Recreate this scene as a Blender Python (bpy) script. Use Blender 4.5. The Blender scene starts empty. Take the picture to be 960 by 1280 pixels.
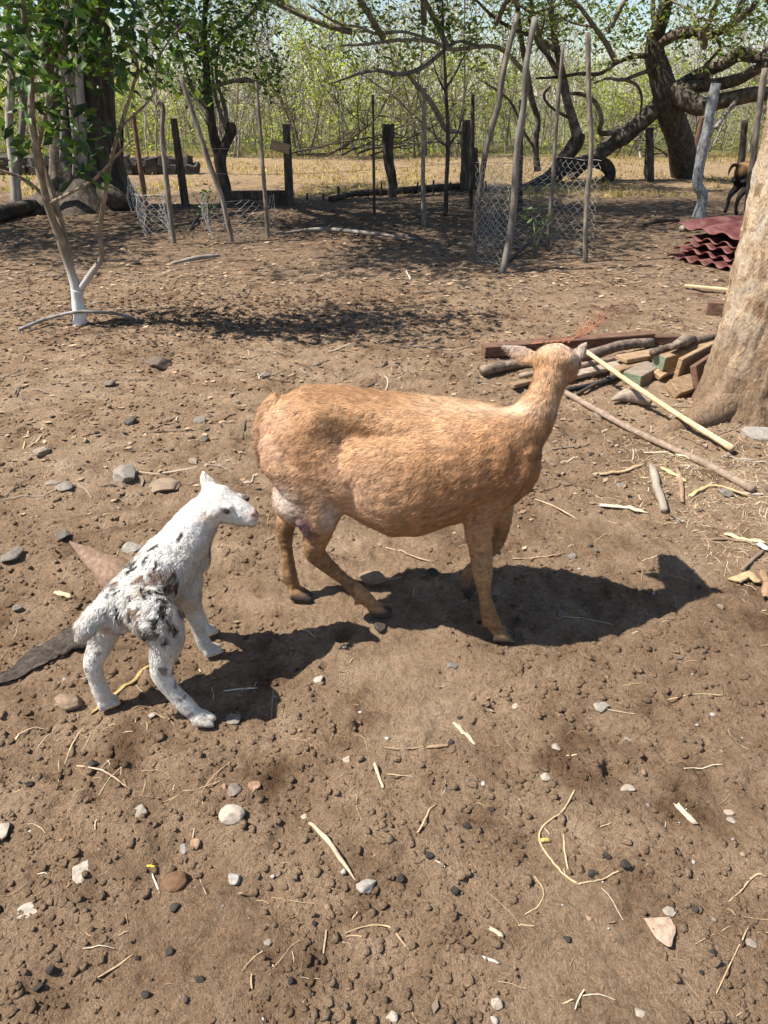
import bpy, math, random
import numpy as np
from mathutils import Vector, Matrix

# ------------------------------------------------------------------ camera, sky, sun, exposure
SC = bpy.context.scene
COL = SC.collection
F, CH = 900.0, 1.4                       # focal length in photo pixels, camera height
PITCH = math.atan(510 / F)
cam_d = bpy.data.cameras.new('camera'); cam = bpy.data.objects.new('camera', cam_d); COL.objects.link(cam)
cam_d.sensor_fit = 'VERTICAL'; cam_d.sensor_height = 36; cam_d.sensor_width = 27
cam_d.lens = 36 * F / 1280; cam_d.clip_start = .05; cam_d.clip_end = 3000
cam.location = (0, 0, CH); cam.rotation_euler = (math.pi / 2 - PITCH, 0, 0)
SC.camera = cam

SUN = Vector((-.69, -.09, 1)).normalized()      # towards the sun
W = bpy.data.worlds.new('World'); SC.world = W; W.use_nodes = True
nt = W.node_tree; nt.nodes.clear()
sky = nt.nodes.new('ShaderNodeTexSky'); sky.sky_type = 'NISHITA'; sky.sun_disc = False
sky.sun_elevation = math.asin(SUN.z); sky.sun_rotation = math.atan2(SUN.x, SUN.y)
sky.air_density = 1.0; sky.dust_density = .5; sky.ozone_density = 1.0
bg = nt.nodes.new('ShaderNodeBackground'); bg.inputs[1].default_value = .08
wo = nt.nodes.new('ShaderNodeOutputWorld')
nt.links.new(sky.outputs[0], bg.inputs[0]); nt.links.new(bg.outputs[0], wo.inputs[0])
sun_d = bpy.data.lights.new('sun', 'SUN'); sun = bpy.data.objects.new('sun', sun_d); COL.objects.link(sun)
sun_d.energy = 5.0; sun_d.angle = math.radians(.53); sun_d.color = (1, .945, .86)
sun.rotation_euler = SUN.to_track_quat('Z', 'Y').to_euler(); sun.location = (-4, -1, 8)
SC.view_settings.view_transform = 'Standard'; SC.view_settings.look = 'None'
SC.view_settings.gamma = 1; SC.view_settings.exposure = 1.0
SC.view_settings.use_curve_mapping = False
SC.render.engine = 'CYCLES'
SC.cycles.max_bounces = 6; SC.cycles.diffuse_bounces = 3; SC.cycles.transparent_max_bounces = 4
SC.cycles.use_denoising = True
SC.cycles.use_adaptive_sampling = True; SC.cycles.adaptive_threshold = .02

rng = np.random.default_rng(7)
random.seed(7)
A = np.array

# ------------------------------------------------------------------ pixel -> place
def ray(px, py):
    x = (px - 480) / F; y = -(py - 640) / F
    return A([x, math.cos(PITCH) + y * math.sin(PITCH), -math.sin(PITCH) + y * math.cos(PITCH)])
def G(px, py, z=0.):
    r = ray(px, py); return A([0, 0, CH]) + (z - CH) / r[2] * r
def D(px, py, Y):
    r = ray(px, py); return A([0, 0, CH]) + Y / r[1] * r
def pxm(Y, z=0.):                        # metres per photo pixel at depth Y
    return (Y * math.cos(PITCH) + (CH - z) * math.sin(PITCH)) / F

# ------------------------------------------------------------------ noise
def _h(ix, iy, iz, s):
    h = (ix * 374761393 + iy * 668265263 + iz * 2147483647 + s * 1274126177) & 0xffffffff
    h = ((h ^ (h >> 13)) * 1274126177) & 0xffffffff
    h = ((h ^ (h >> 16)) * 2246822519) & 0xffffffff
    return ((h ^ (h >> 15)) & 0xffffff) / float(0xffffff)
def vnoise(p, s=0):
    p = np.asarray(p, float)
    i = np.floor(p).astype(np.int64); f = p - i; f = f * f * (3 - 2 * f)
    out = 0
    for dx in (0, 1):
        wx = f[..., 0] if dx else 1 - f[..., 0]
        for dy in (0, 1):
            wy = f[..., 1] if dy else 1 - f[..., 1]
            for dz in (0, 1):
                wz = f[..., 2] if dz else 1 - f[..., 2]
                out = out + wx * wy * wz * _h(i[..., 0] + dx, i[..., 1] + dy, i[..., 2] + dz, s)
    return out
def fbm(p, o=4, s=0, g=.5):
    p = np.asarray(p, float); a = 1.; t = 0.; n = 0.
    for k in range(o):
        t = t + a * vnoise(p, s + k); n += a; a *= g; p = p * 2.03 + 11.7
    return t / n
def xy(x, y): return np.stack([x, y, np.zeros_like(x)], -1)

_pr = np.random.default_rng(404); PRINTS = []
for _ in range(95):
    _y = 1.0 + 3.0 * _pr.random() ** 1.2; PRINTS.append(((_pr.random() * 2 - 1) * (.55 * _y + .35), _y, _pr.random() * 6.28, .011 + .012 * _pr.random(), .8 + .5 * _pr.random()))
def prints(x, y, z):
    shp = z.shape; x, y, z = np.atleast_1d(x), np.atleast_1d(y), np.atleast_1d(z).copy()
    for px_, py_, a_, d_, s_ in PRINTS:
        m = (np.abs(x - px_) < .10) & (np.abs(y - py_) < .10)
        if not m.any(): continue
        dx, dy = x[m] - px_, y[m] - py_; u = (dx * math.cos(a_) + dy * math.sin(a_)) / s_; w = (-dx * math.sin(a_) + dy * math.cos(a_)) / s_
        e = sum(np.exp(-(((u + .1 * o) / .024) ** 2 + ((w - o) / .0125) ** 2) ** 1.5) for o in (-.0125, .0125)); rim = np.exp(-(((np.sqrt((u / 1.2) ** 2 + w ** 2) - .038) / .012) ** 2))
        z[m] += -d_ * .62 * e + d_ * .28 * rim
    return z.reshape(shp)
def zg(x, y):
    return prints(np.asarray(x, float), np.asarray(y, float), zg0(x, y))
def zg0(x, y):
    x = np.asarray(x, float); y = np.asarray(y, float)
    q = xy(x, y)
    near = np.clip((9 - y) / 7, 0, 1)
    z = .05 * (fbm(q * .7, 3, 3) - .5) * np.clip((y - 2.2) / 3, .25, 1)
    z = z + .030 * (fbm(q * 3.1, 3, 9) - .5)
    z = z + (.036 * (fbm(q * 9, 3, 21) - .5) + .030 * (fbm(q * 34, 3, 31, .75) - .5)) * (.45 + .55 * near)
    rd = np.abs(fbm(q * 21, 3, 91, .6) - .5); z = z + .030 * (rd - .1) * (.3 + .7 * near)
    pit = np.clip(fbm(q * 6.5, 2, 41) - .60, 0, 1)
    z = z - .06 * pit
    cl = np.clip(vnoise(q * 62, 55) - .62, 0, 1) * np.clip(fbm(q * 2.3, 2, 61) * 2 - .55, 0, 1)
    z = z + .022 * cl * near
    for fx, fy in ((.365, 1.69), (0., 1.81), (-.27, 1.895), (-.465, 1.353), (-.735, 1.412), (-.50, 1.622), (-.53, 1.71)):
        k = np.exp(-(((x - fx) ** 2 + (y - fy) ** 2) / .085 ** 2) ** 2); z = z * (1 - k) - .002 * k      # trodden flat under the hooves
    return z

# ------------------------------------------------------------------ mesh helpers
def mesh_data(name, v, f, col=None, smooth=True, normals=None):
    v = np.asarray(v, np.float32)
    me = bpy.data.meshes.new(name)
    if isinstance(f, np.ndarray):
        n, k = f.shape
        me.vertices.add(len(v)); me.vertices.foreach_set('co', v.ravel())
        me.loops.add(n * k); me.loops.foreach_set('vertex_index', f.astype(np.int32).ravel())
        me.polygons.add(n); me.polygons.foreach_set('loop_start', np.arange(0, n * k, k, dtype=np.int32))
        me.update(calc_edges=True)
    else:
        me.from_pydata(v.tolist(), [], [list(map(int, q)) for q in f]); me.update()
    if smooth:
        me.polygons.foreach_set('use_smooth', np.ones(len(me.polygons), bool))
    if col is not None:
        c = np.asarray(col, np.float32)
        if c.ndim == 1: c = np.tile(c, (len(v), 1))
        c4 = np.ones((len(v), 4), np.float32); c4[:, :3] = c[:, :3]
        a = me.color_attributes.new('Col', 'FLOAT_COLOR', 'POINT'); a.data.foreach_set('color', c4.ravel())
    if normals is not None:
        me.normals_split_custom_set_from_vertices(np.asarray(normals, np.float32).tolist())
    return me
def link(name, me, mat, parent=None, loc=(0, 0, 0)):
    o = bpy.data.objects.new(name, me); COL.objects.link(o)
    if mat is not None and not me.materials: me.materials.append(mat)
    o.location = loc
    if parent is not None: o.parent = parent
    return o
def tag(o, label=None, cat=None, group=None, kind=None):
    if label: o['label'] = label
    if cat: o['category'] = cat
    if group: o['group'] = group
    if kind or cat: o['kind'] = kind or 'thing'
    return o
def empty(name, loc, label, cat, group=None):
    o = bpy.data.objects.new(name, None); COL.objects.link(o); o.location = Vector(loc); o.empty_display_size = .1
    return tag(o, label, cat, group)
def part(name, v, f, mat, parent, col=None, smooth=True, normals=None):
    """v in world metres; the parent is an unrotated empty or mesh"""
    p = parent; off = A([0., 0, 0])
    while p is not None: off = off + A(p.location); p = p.parent
    return link(name, mesh_data(name, np.asarray(v) - off, f, col, smooth, normals), mat, parent)
def solid(name, v, f, mat, label, cat, group=None, loc=None, col=None, smooth=True, kind=None):
    v = np.asarray(v, float)
    if loc is None: loc = A([v[:, 0].mean(), v[:, 1].mean(), v[:, 2].min()])
    o = link(name, mesh_data(name, v - A(loc), f, col, smooth), mat, None, loc)
    return tag(o, label, cat, group, kind)
class Geo:
    def __init__(s): s.v = []; s.f = []; s.c = []; s.n = 0
    def add(s, v, f, c=None):
        v = np.asarray(v, float); s.v.append(v)
        if isinstance(f, np.ndarray): f = f.tolist()
        s.f += [[i + s.n for i in q] for q in f]
        if c is not None:
            c = np.asarray(c, float); s.c.append(np.tile(c, (len(v), 1)) if c.ndim == 1 else c)
        s.n += len(v); return s
    def V(s): return np.concatenate(s.v)
    def C(s): return np.concatenate(s.c) if s.c else None

def norm(a): a = np.asarray(a, float); return a / (np.linalg.norm(a, axis=-1, keepdims=True) + 1e-12)
def resample(pts, n):
    """smooth Catmull-Rom through the points"""
    pts = np.asarray(pts, float); m = len(pts)
    if m == 2:
        t = np.linspace(0, 1, n)[:, None]; return pts[0] * (1 - t) + pts[1] * t
    P_ = np.vstack([2 * pts[0] - pts[1], pts, 2 * pts[-1] - pts[-2]])
    u = np.linspace(0, m - 1 - 1e-6, n); i = u.astype(int); t = (u - i)[:, None]
    p0, p1, p2, p3 = P_[i], P_[i + 1], P_[i + 2], P_[i + 3]
    return .5 * (2 * p1 + (p2 - p0) * t + (2 * p0 - 5 * p1 + 4 * p2 - p3) * t * t + (3 * p1 - p0 - 3 * p2 + p3) * t ** 3)
def tube(pts, rad, seg=8, n=None, bump=0., bs=6., seed=0, flat=None, caps=True):
    pts = np.asarray(pts, float); rad = np.asarray(rad, float)
    if rad.ndim == 0: rad = np.full(len(pts), float(rad))
    if n:
        u0 = np.linspace(0, 1, len(pts)); u1 = np.linspace(0, 1, n)
        rad = np.interp(u1, u0, rad); pts = resample(pts, n)
    k = len(pts)
    tg = norm(np.gradient(pts, axis=0))
    up = A([0, 0, 1.]) if abs(tg[0][2]) < .9 else A([0., 1, 0])
    x = norm(np.cross(up, tg[0])); X = [x]
    for i in range(1, k):
        x = norm(x - tg[i] * np.dot(x, tg[i])); X.append(x)
    X = A(X); Yv = np.cross(tg, X)
    a = np.linspace(0, 2 * np.pi, seg, endpoint=False)
    ca, sa = np.cos(a), np.sin(a)
    fy = 1. if flat is None else flat
    ring = X[:, None] * ca[None, :, None] + Yv[:, None] * sa[None, :, None] * fy
    R = rad[:, None].repeat(seg, 1)
    if bump:
        base = pts[:, None] + ring * rad[:, None, None]
        R = R * (1 + bump * 2 * (fbm(base * bs, 2, seed) - .5))
    v = (pts[:, None] + ring * R[..., None]).reshape(-1, 3)
    f = []
    for i in range(k - 1):
        for j in range(seg):
            j2 = (j + 1) % seg
            f.append([i * seg + j, i * seg + j2, (i + 1) * seg + j2, (i + 1) * seg + j])
    if caps:
        f.append(list(range(seg - 1, -1, -1))); f.append([(k - 1) * seg + j for j in range(seg)])
    return v, f
def loft(C, U, V_, W_=None, seg=20, ex=1.):
    """rings: centre C, half-axis U (lateral vector), V_ (up vector), W_ (down vector)"""
    C, U, V_ = A(C, float), A(U, float), A(V_, float)
    W_ = -V_ if W_ is None else A(W_, float)
    k = len(C); a = np.linspace(0, 2 * np.pi, seg, endpoint=False)
    ca = np.sign(np.cos(a)) * np.abs(np.cos(a)) ** ex; sa = np.sign(np.sin(a)) * np.abs(np.sin(a)) ** ex
    v = C[:, None] + U[:, None] * ca[None, :, None] + np.where((sa >= 0)[None, :, None], V_[:, None] * sa[None, :, None], W_[:, None] * (-sa)[None, :, None])
    v = v.reshape(-1, 3); f = []
    for i in range(k - 1):
        for j in range(seg):
            j2 = (j + 1) % seg
            f.append([i * seg + j, i * seg + j2, (i + 1) * seg + j2, (i + 1) * seg + j])
    f.append(list(range(seg - 1, -1, -1))); f.append([(k - 1) * seg + j for j in range(seg)])
    return v, f
def _ico(sub):
    import bmesh
    bm = bmesh.new(); bmesh.ops.create_icosphere(bm, subdivisions=sub, radius=1)
    v = A([p.co[:] for p in bm.verts]); f = A([[q.index for q in t.verts] for t in bm.faces]); bm.free(); return v, f
ICO1, ICO2, ICO3 = _ico(2), _ico(3), _ico(4)
ICO0 = _ico(1)
def ellipsoid(c, ax):
    """ax: three half-axis vectors (rows)"""
    v, f = ICO3; return v @ A(ax, float) + A(c, float), f
def box(c, ax, bev=.0):
    """oriented box with chamfered edges; ax = three half-axis vectors"""
    ax = A(ax, float); L = np.linalg.norm(ax, axis=1); b = bev if bev else .12 * L.min()
    t = 1 - b / L
    v = []
    for sx in (-1, 1):
        for sy in (-1, 1):
            for sz in (-1, 1):
                for k in range(3):
                    q = A([sx * t[0], sy * t[1], sz * t[2]]); q[k] = [sx, sy, sz][k]; v.append(q)
    v = A(v)
    import bmesh
    bm = bmesh.new()
    for q in v: bm.verts.new(q)
    bmesh.ops.convex_hull(bm, input=bm.verts)
    bmesh.ops.dissolve_limit(bm, angle_limit=.01, verts=bm.verts, edges=bm.edges)
    vv = A([p.co[:] for p in bm.verts]); bm.verts.index_update(); ff = [[p.index for p in q.verts] for q in bm.faces]; bm.free()
    return vv @ ax + A(c, float), ff
def beam(p0, p1, w, h, bev=.004, roll=0.):
    p0, p1 = A(p0, float), A(p1, float); d = p1 - p0; L = np.linalg.norm(d); d = d / L
    s = norm(np.cross(A([0, 0, 1.]), d)); u = np.cross(d, s)
    s2 = s * math.cos(roll) + u * math.sin(roll); u2 = -s * math.sin(roll) + u * math.cos(roll)
    return box((p0 + p1) / 2, [d * L / 2, s2 * w / 2, u2 * h / 2], bev)

# ------------------------------------------------------------------ materials
def new_mat(name):
    m = bpy.data.materials.new(name); m.use_nodes = True; t = m.node_tree
    b = t.nodes['Principled BSDF']; b.inputs['Roughness'].default_value = .9
    b.inputs['Specular IOR Level'].default_value = .25
    return m, t, b
def N(t, k, **kw):
    n = t.nodes.new('ShaderNode' + k)
    for a, b in kw.items():
        if a.startswith('i_'): n.inputs[a[2:].replace('_', ' ')].default_value = b
        else: setattr(n, a, b)
    return n
def ramp(t, src, stops):
    r = t.nodes.new('ShaderNodeValToRGB'); e = r.color_ramp.elements
    while len(e) < len(stops): e.new(.5)
    for q, (p, c) in zip(e, stops): q.position = p; q.color = (*c, 1) if len(c) == 3 else c
    t.links.new(src, r.inputs[0]); return r
def noise(t, vec, scale, detail=4, rough=.6, dist=0.):
    n = N(t, 'TexNoise'); n.inputs['Scale'].default_value = scale; n.inputs['Detail'].default_value = detail
    n.inputs['Roughness'].default_value = rough; n.inputs['Distortion'].default_value = dist
    t.links.new(vec, n.inputs['Vector']); return n.outputs['Fac']
def mixc(t, fac, a, b, mode='MIX'):
    m = N(t, 'Mix', data_type='RGBA', blend_type=mode)
    for s, k in ((fac, 0), (a, 6), (b, 7)):
        if hasattr(s, 'is_output'): t.links.new(s, m.inputs[k])
        else: m.inputs[k].default_value = s if k == 0 else (*s, 1)
    return m.outputs[2]
def bump(t, b, h, dist, strength=1.):
    n = N(t, 'Bump'); n.inputs['Distance'].default_value = dist; n.inputs['Strength'].default_value = strength
    t.links.new(h, n.inputs['Height']); t.links.new(n.outputs[0], b.inputs['Normal']); return n
def coords(t, scale=(1, 1, 1), which='Object'):
    tc = N(t, 'TexCoord'); mp = N(t, 'Mapping'); mp.inputs['Scale'].default_value = scale
    t.links.new(tc.outputs[which], mp.inputs[0]); return mp.outputs[0]

def wood_mat(name, c0, c1, c2, sc=(30, 30, 30), rough=.85, bd=.004, rnd=.25):
    m, t, b = new_mat(name); v = coords(t, sc)
    n1 = noise(t, v, 1.0, 5, .65, .4)
    r = ramp(t, n1, [(.28, c0), (.5, c1), (.72, c2)])
    oi = N(t, 'ObjectInfo'); mr = N(t, 'MapRange'); mr.inputs['To Min'].default_value = 1 - rnd; mr.inputs['To Max'].default_value = 1 + rnd
    t.links.new(oi.outputs['Random'], mr.inputs[0])
    hs = N(t, 'HueSaturation'); t.links.new(mr.outputs[0], hs.inputs['Value']); t.links.new(r.outputs[0], hs.inputs['Color'])
    t.links.new(hs.outputs[0], b.inputs['Base Color']); b.inputs['Roughness'].default_value = rough
    bump(t, b, n1, bd); return m
def attr_mat(name, rough=.8, spec=.2, nz=None, bd=.001, sheen=0.):
    m, t, b = new_mat(name); a = N(t, 'Attribute', attribute_name='Col')
    c = a.outputs['Color']
    if nz:
        n1 = noise(t, coords(t), nz, 4, .65); r = ramp(t, n1, [(.25, (.62, .62, .62)), (.75, (1.3, 1.3, 1.3))])
        c = mixc(t, 1., c, r.outputs[0], 'MULTIPLY'); bump(t, b, n1, bd)
    t.links.new(c, b.inputs['Base Color']); b.inputs['Roughness'].default_value = rough
    b.inputs['Specular IOR Level'].default_value = spec
    if sheen: b.inputs['Sheen Weight'].default_value = sheen
    return m
def leaf_mat(name, rough=.45, trans=.35, spec=.4):
    m, t, b = new_mat(name); a = N(t, 'Attribute', attribute_name='Col')
    t.links.new(a.outputs['Color'], b.inputs['Base Color']); b.inputs['Roughness'].default_value = rough
    b.inputs['Specular IOR Level'].default_value = spec
    tr = N(t, 'BsdfTranslucent'); mul = mixc(t, 1., a.outputs['Color'], (1.5, 1.6, .6), 'MULTIPLY'); t.links.new(mul, tr.inputs[0])
    mx = N(t, 'MixShader'); mx.inputs[0].default_value = trans
    t.links.new(b.outputs[0], mx.inputs[1]); t.links.new(tr.outputs[0], mx.inputs[2])
    t.links.new(mx.outputs[0], t.nodes['Material Output'].inputs[0]); return m

M = {}
def dirt():
    m, t, b = new_mat('dirt')
    g = N(t, 'NewGeometry'); P_ = g.outputs['Position']
    big = noise(t, P_, .9, 5, .6, .3); mid = noise(t, P_, 6, 6, .65, .2); fine = noise(t, P_, 70, 6, .75); grit = noise(t, P_, 240, 3, .7)
    c1 = ramp(t, big, [(.30, (.285, .187, .115)), (.55, (.41, .285, .184)), (.72, (.48, .36, .246))])
    c2 = ramp(t, mid, [(.28, (.50, .45, .41)), (.45, (.90, .88, .86)), (.60, (1.12, 1.12, 1.13)), (.74, (1.42, 1.47, 1.53))])
    c = mixc(t, 1., c1.outputs[0], c2.outputs[0], 'MULTIPLY')
    c3 = ramp(t, fine, [(.27, (.48, .45, .42)), (.47, (.95, .95, .94)), (.60, (1.08, 1.08, 1.08)), (.80, (1.42, 1.43, 1.45))])
    c = mixc(t, 1., c, c3.outputs[0], 'MULTIPLY')
    c4 = ramp(t, grit, [(.30, (.66, .64, .62)), (.55, (1.02, 1.02, 1.02)), (.75, (1.30, 1.30, 1.30))])
    c = mixc(t, .8, c, c4.outputs[0], 'MULTIPLY')
    # dark damp soil stains
    st = noise(t, P_, 2.6, 4, .6, .8); sr = ramp(t, st, [(.56, (0, 0, 0)), (.68, (1, 1, 1))])
    st2 = mixc(t, 1., c, (.52, .47, .43), 'MULTIPLY')
    c = mixc(t, sr.outputs[0], c, st2)
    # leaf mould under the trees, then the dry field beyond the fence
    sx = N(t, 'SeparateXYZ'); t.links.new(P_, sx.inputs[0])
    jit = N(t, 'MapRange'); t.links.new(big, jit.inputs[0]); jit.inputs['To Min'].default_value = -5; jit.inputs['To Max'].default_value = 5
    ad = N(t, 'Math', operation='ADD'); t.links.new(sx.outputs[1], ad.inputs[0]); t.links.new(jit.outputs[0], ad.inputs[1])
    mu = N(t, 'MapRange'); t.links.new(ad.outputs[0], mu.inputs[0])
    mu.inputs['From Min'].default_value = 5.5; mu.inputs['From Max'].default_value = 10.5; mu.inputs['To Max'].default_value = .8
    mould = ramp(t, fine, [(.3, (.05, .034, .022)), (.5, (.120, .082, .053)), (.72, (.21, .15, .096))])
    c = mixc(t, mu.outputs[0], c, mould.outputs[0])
    fi = N(t, 'MapRange'); t.links.new(ad.outputs[0], fi.inputs[0])
    fi.inputs['From Min'].default_value = 13.2; fi.inputs['From Max'].default_value = 15.5
    fld = ramp(t, mid, [(.3, (.19, .125, .07)), (.5, (.32, .22, .125)), (.7, (.42, .31, .19))])
    c = mixc(t, fi.outputs[0], c, fld.outputs[0])
    fw = N(t, 'MapRange'); t.links.new(ad.outputs[0], fw.inputs[0]); fw.inputs['From Min'].default_value = 23; fw.inputs['From Max'].default_value = 27
    wf = ramp(t, mid, [(.3, (.07, .075, .03)), (.5, (.13, .135, .05)), (.7, (.20, .18, .08))]); c = mixc(t, fw.outputs[0], c, wf.outputs[0])
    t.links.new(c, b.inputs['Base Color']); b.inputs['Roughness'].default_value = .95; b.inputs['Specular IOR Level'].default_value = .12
    ma = N(t, 'Math', operation='MULTIPLY_ADD'); t.links.new(grit, ma.inputs[0]); ma.inputs[1].default_value = .35; t.links.new(fine, ma.inputs[2])
    bump(t, b, ma.outputs[0], .032, 1.); return m
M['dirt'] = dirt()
M['stone'] = attr_mat('stone', .85, .3, 90, .0015)
M['bit'] = attr_mat('bit', .95, .1, 260, .001)
M['straw'] = attr_mat('straw', .75, .25, 130, .0012)
M['litter'] = attr_mat('litter', .85, .15)
M['hide'] = attr_mat('hide', .75, .25, 160, .001)
M['fur'] = attr_mat('fur', .6, .3, None, 0, .0)
M['horn'] = attr_mat('horn', .6, .4, 60)
M['grey_bark'] = wood_mat('grey_bark', (.06, .048, .038), (.17, .14, .11), (.33, .29, .24), (26, 26, 6))
M['dark_bark'] = wood_mat('dark_bark', (.018, .013, .010), (.055, .042, .032), (.13, .105, .08), (16, 16, 5), bd=.012)
M['tree_bark'] = wood_mat('tree_bark', (.02, .016, .012), (.085, .066, .05), (.24, .20, .155), (7, 7, 7), bd=.02)
M['thin_bark'] = wood_mat('thin_bark', (.10, .085, .07), (.25, .22, .185), (.42, .385, .335), (8, 8, 3), rnd=.4)
M['lichen_bark'] = wood_mat('lichen_bark', (.07, .065, .06), (.21, .21, .21), (.42, .42, .41), (34, 34, 18))
M['dark_log'] = wood_mat('dark_log', (.02, .015, .011), (.06, .046, .035), (.15, .12, .09), (7, 7, 7), bd=.02)
M['grey_log'] = wood_mat('grey_log', (.055, .04, .03), (.16, .12, .09), (.31, .25, .195), (28, 28, 28), bd=.006)
M['old_timber'] = wood_mat('old_timber', (.06, .032, .022), (.14, .078, .052), (.22, .135, .09), (9, 60, 60))
M['tan_timber'] = wood_mat('tan_timber', (.17, .108, .062), (.30, .20, .118), (.40, .285, .18), (14, 50, 50))
M['grey_timber'] = wood_mat('grey_timber', (.15, .115, .085), (.29, .23, .175), (.42, .35, .28), (12, 55, 55))
M['pale_stick'] = wood_mat('pale_stick', (.36, .245, .14), (.50, .36, .215), (.60, .46, .30), (30, 30, 30), rnd=.08)
M['grey_pole'] = wood_mat('grey_pole', (.14, .098, .072), (.235, .17, .125), (.33, .25, .19), (30, 30, 30), rnd=.08)
M['green_paint'] = wood_mat('green_paint', (.10, .13, .085), (.17, .20, .13), (.24, .26, .17), (70, 70, 70), rnd=.05)
M['pipe'] = wood_mat('pipe', (.012, .012, .014), (.02, .02, .022), (.05, .048, .045), (40, 40, 40), .5, .0005)
M['pale_pipe'] = wood_mat('pale_pipe', (.03, .03, .03), (.16, .15, .14), (.34, .32, .30), (12, 12, 12), .6, .0005)
M['wire'] = wood_mat('wire', (.22, .21, .20), (.40, .39, .37), (.56, .55, .53), (30, 30, 30), .55, .0003)
M['eye'] = attr_mat('eye', .12, .6)
M['leaf'] = leaf_mat('leaf')
M['far_leaf'] = leaf_mat('far_leaf', .7, .6, .15)
M['sheath'] = wood_mat('sheath', (.10, .062, .04), (.18, .115, .075), (.26, .175, .12), (60, 60, 60), .7, .002, .1)
M['sheath_dark'] = wood_mat('sheath_dark', (.018, .014, .011), (.045, .035, .027), (.10, .08, .062), (60, 60, 60), .85, .002, .1)

# ------------------------------------------------------------------ the ground
def axis(fine, lim, r1, lim1, r2, lim2):
    a = [0.]
    while a[-1] < lim: a.append(a[-1] + fine)
    while a[-1] < lim1: a.append(a[-1] * (1 + r1))
    while a[-1] < lim2: a.append(a[-1] * (1 + r2))
    return A(a)
ax_x = axis(.0075, 1.05, .019, 40, .12, 600); ax_x = np.concatenate([-ax_x[:0:-1], ax_x])
ya = [.38]
while ya[-1] < 1.25: ya.append(ya[-1] + .0062)
while ya[-1] < 30: ya.append(ya[-1] * 1.0075)
while ya[-1] < 900: ya.append(ya[-1] * 1.06)
yb = [.38 - .1 * k * (1 + k * .4) for k in range(1, 18)][::-1]
ax_y = A(yb + ya)
gx, gy = np.meshgrid(ax_x, ax_y)
gz = zg(gx, gy)
nx, ny = len(ax_x), len(ax_y)
idx = np.arange(nx * ny).reshape(ny, nx)
gf = np.stack([idx[:-1, :-1], idx[:-1, 1:], idx[1:, 1:], idx[1:, :-1]], -1).reshape(-1, 4)
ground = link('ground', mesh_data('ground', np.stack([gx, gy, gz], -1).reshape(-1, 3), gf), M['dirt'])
tag(ground, 'bare trampled brown dirt running back to a dry field', None, None, 'structure')

# ------------------------------------------------------------------ loose matter on the ground
def rand_ground(n, y0, y1, pw=1., wide=.62, extra=.35):
    y = y0 + (y1 - y0) * rng.random(n) ** pw
    x = (rng.random(n) * 2 - 1) * (wide * y + extra); return x, y
def scatter_ico(x, y, size, flat, cols, base=ICO0, sink=.42):
    n = len(x); v0, f0 = base; k = len(v0)
    ax = size[:, None] * (1 + .45 * (rng.random((n, 3)) - .5)); ax[:, 2] *= flat
    th = rng.random(n) * 6.283; c, s = np.cos(th), np.sin(th)
    v = v0[None] * (1 + .75 * (rng.random((n, k, 1)) - .5)) * ax[:, None]
    vx = v[..., 0] * c[:, None] - v[..., 1] * s[:, None]; vy = v[..., 0] * s[:, None] + v[..., 1] * c[:, None]
    z = zg(x, y) + ax[:, 2] * (1 - sink * 2)
    V = np.stack([vx + x[:, None], vy + y[:, None], v[..., 2] + z[:, None]], -1).reshape(-1, 3)
    Fa = (f0[None] + (np.arange(n) * k)[:, None, None]).reshape(-1, 3)
    return V, Fa, np.repeat(cols, k, 0)
def pick(pal, n, var=.25):
    pal = A(pal); c = pal[rng.integers(0, len(pal), n)]; return np.clip(c * (1 + var * 2 * (rng.random((n, 1)) - .5)), 0, 1)
# crumbs of soil
x, y = rand_ground(30000, .5, 6.5, 1.5); kc = fbm(xy(x * 2.6, y * 2.6), 2, 63) + .25 * rng.random(len(x)) > .55; x, y = x[kc], y[kc]
V, Fa, C = scatter_ico(x, y, (.0026 + .0085 * rng.random(len(x)) ** 4) * (1 + .10 * y), .55, pick([(.23, .15, .09), (.28, .19, .12), (.33, .235, .155), (.18, .115, .068)], len(x)))
tag(link('soil_crumbs', mesh_data('soil_crumbs', V, Fa, C, False), M['dirt']), 'small crumbs of brown soil strewn over the dirt', 'soil', None, 'stuff')
x, y = rand_ground(900, .5, 6.5, 1.4)
V, Fa, C = scatter_ico(x, y, (.002 + .006 * rng.random(len(x)) ** 4) * (1 + .12 * y), .65, pick([(.06, .052, .046), (.16, .145, .13), (.30, .27, .24), (.36, .33, .30), (.035, .03, .028), (.25, .17, .11)], len(x)))
tag(link('gravel', mesh_data('gravel', V, Fa, C, False), M['bit']), 'fine grey and brown gravel scattered in the dirt', 'gravel', None, 'stuff')
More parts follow.
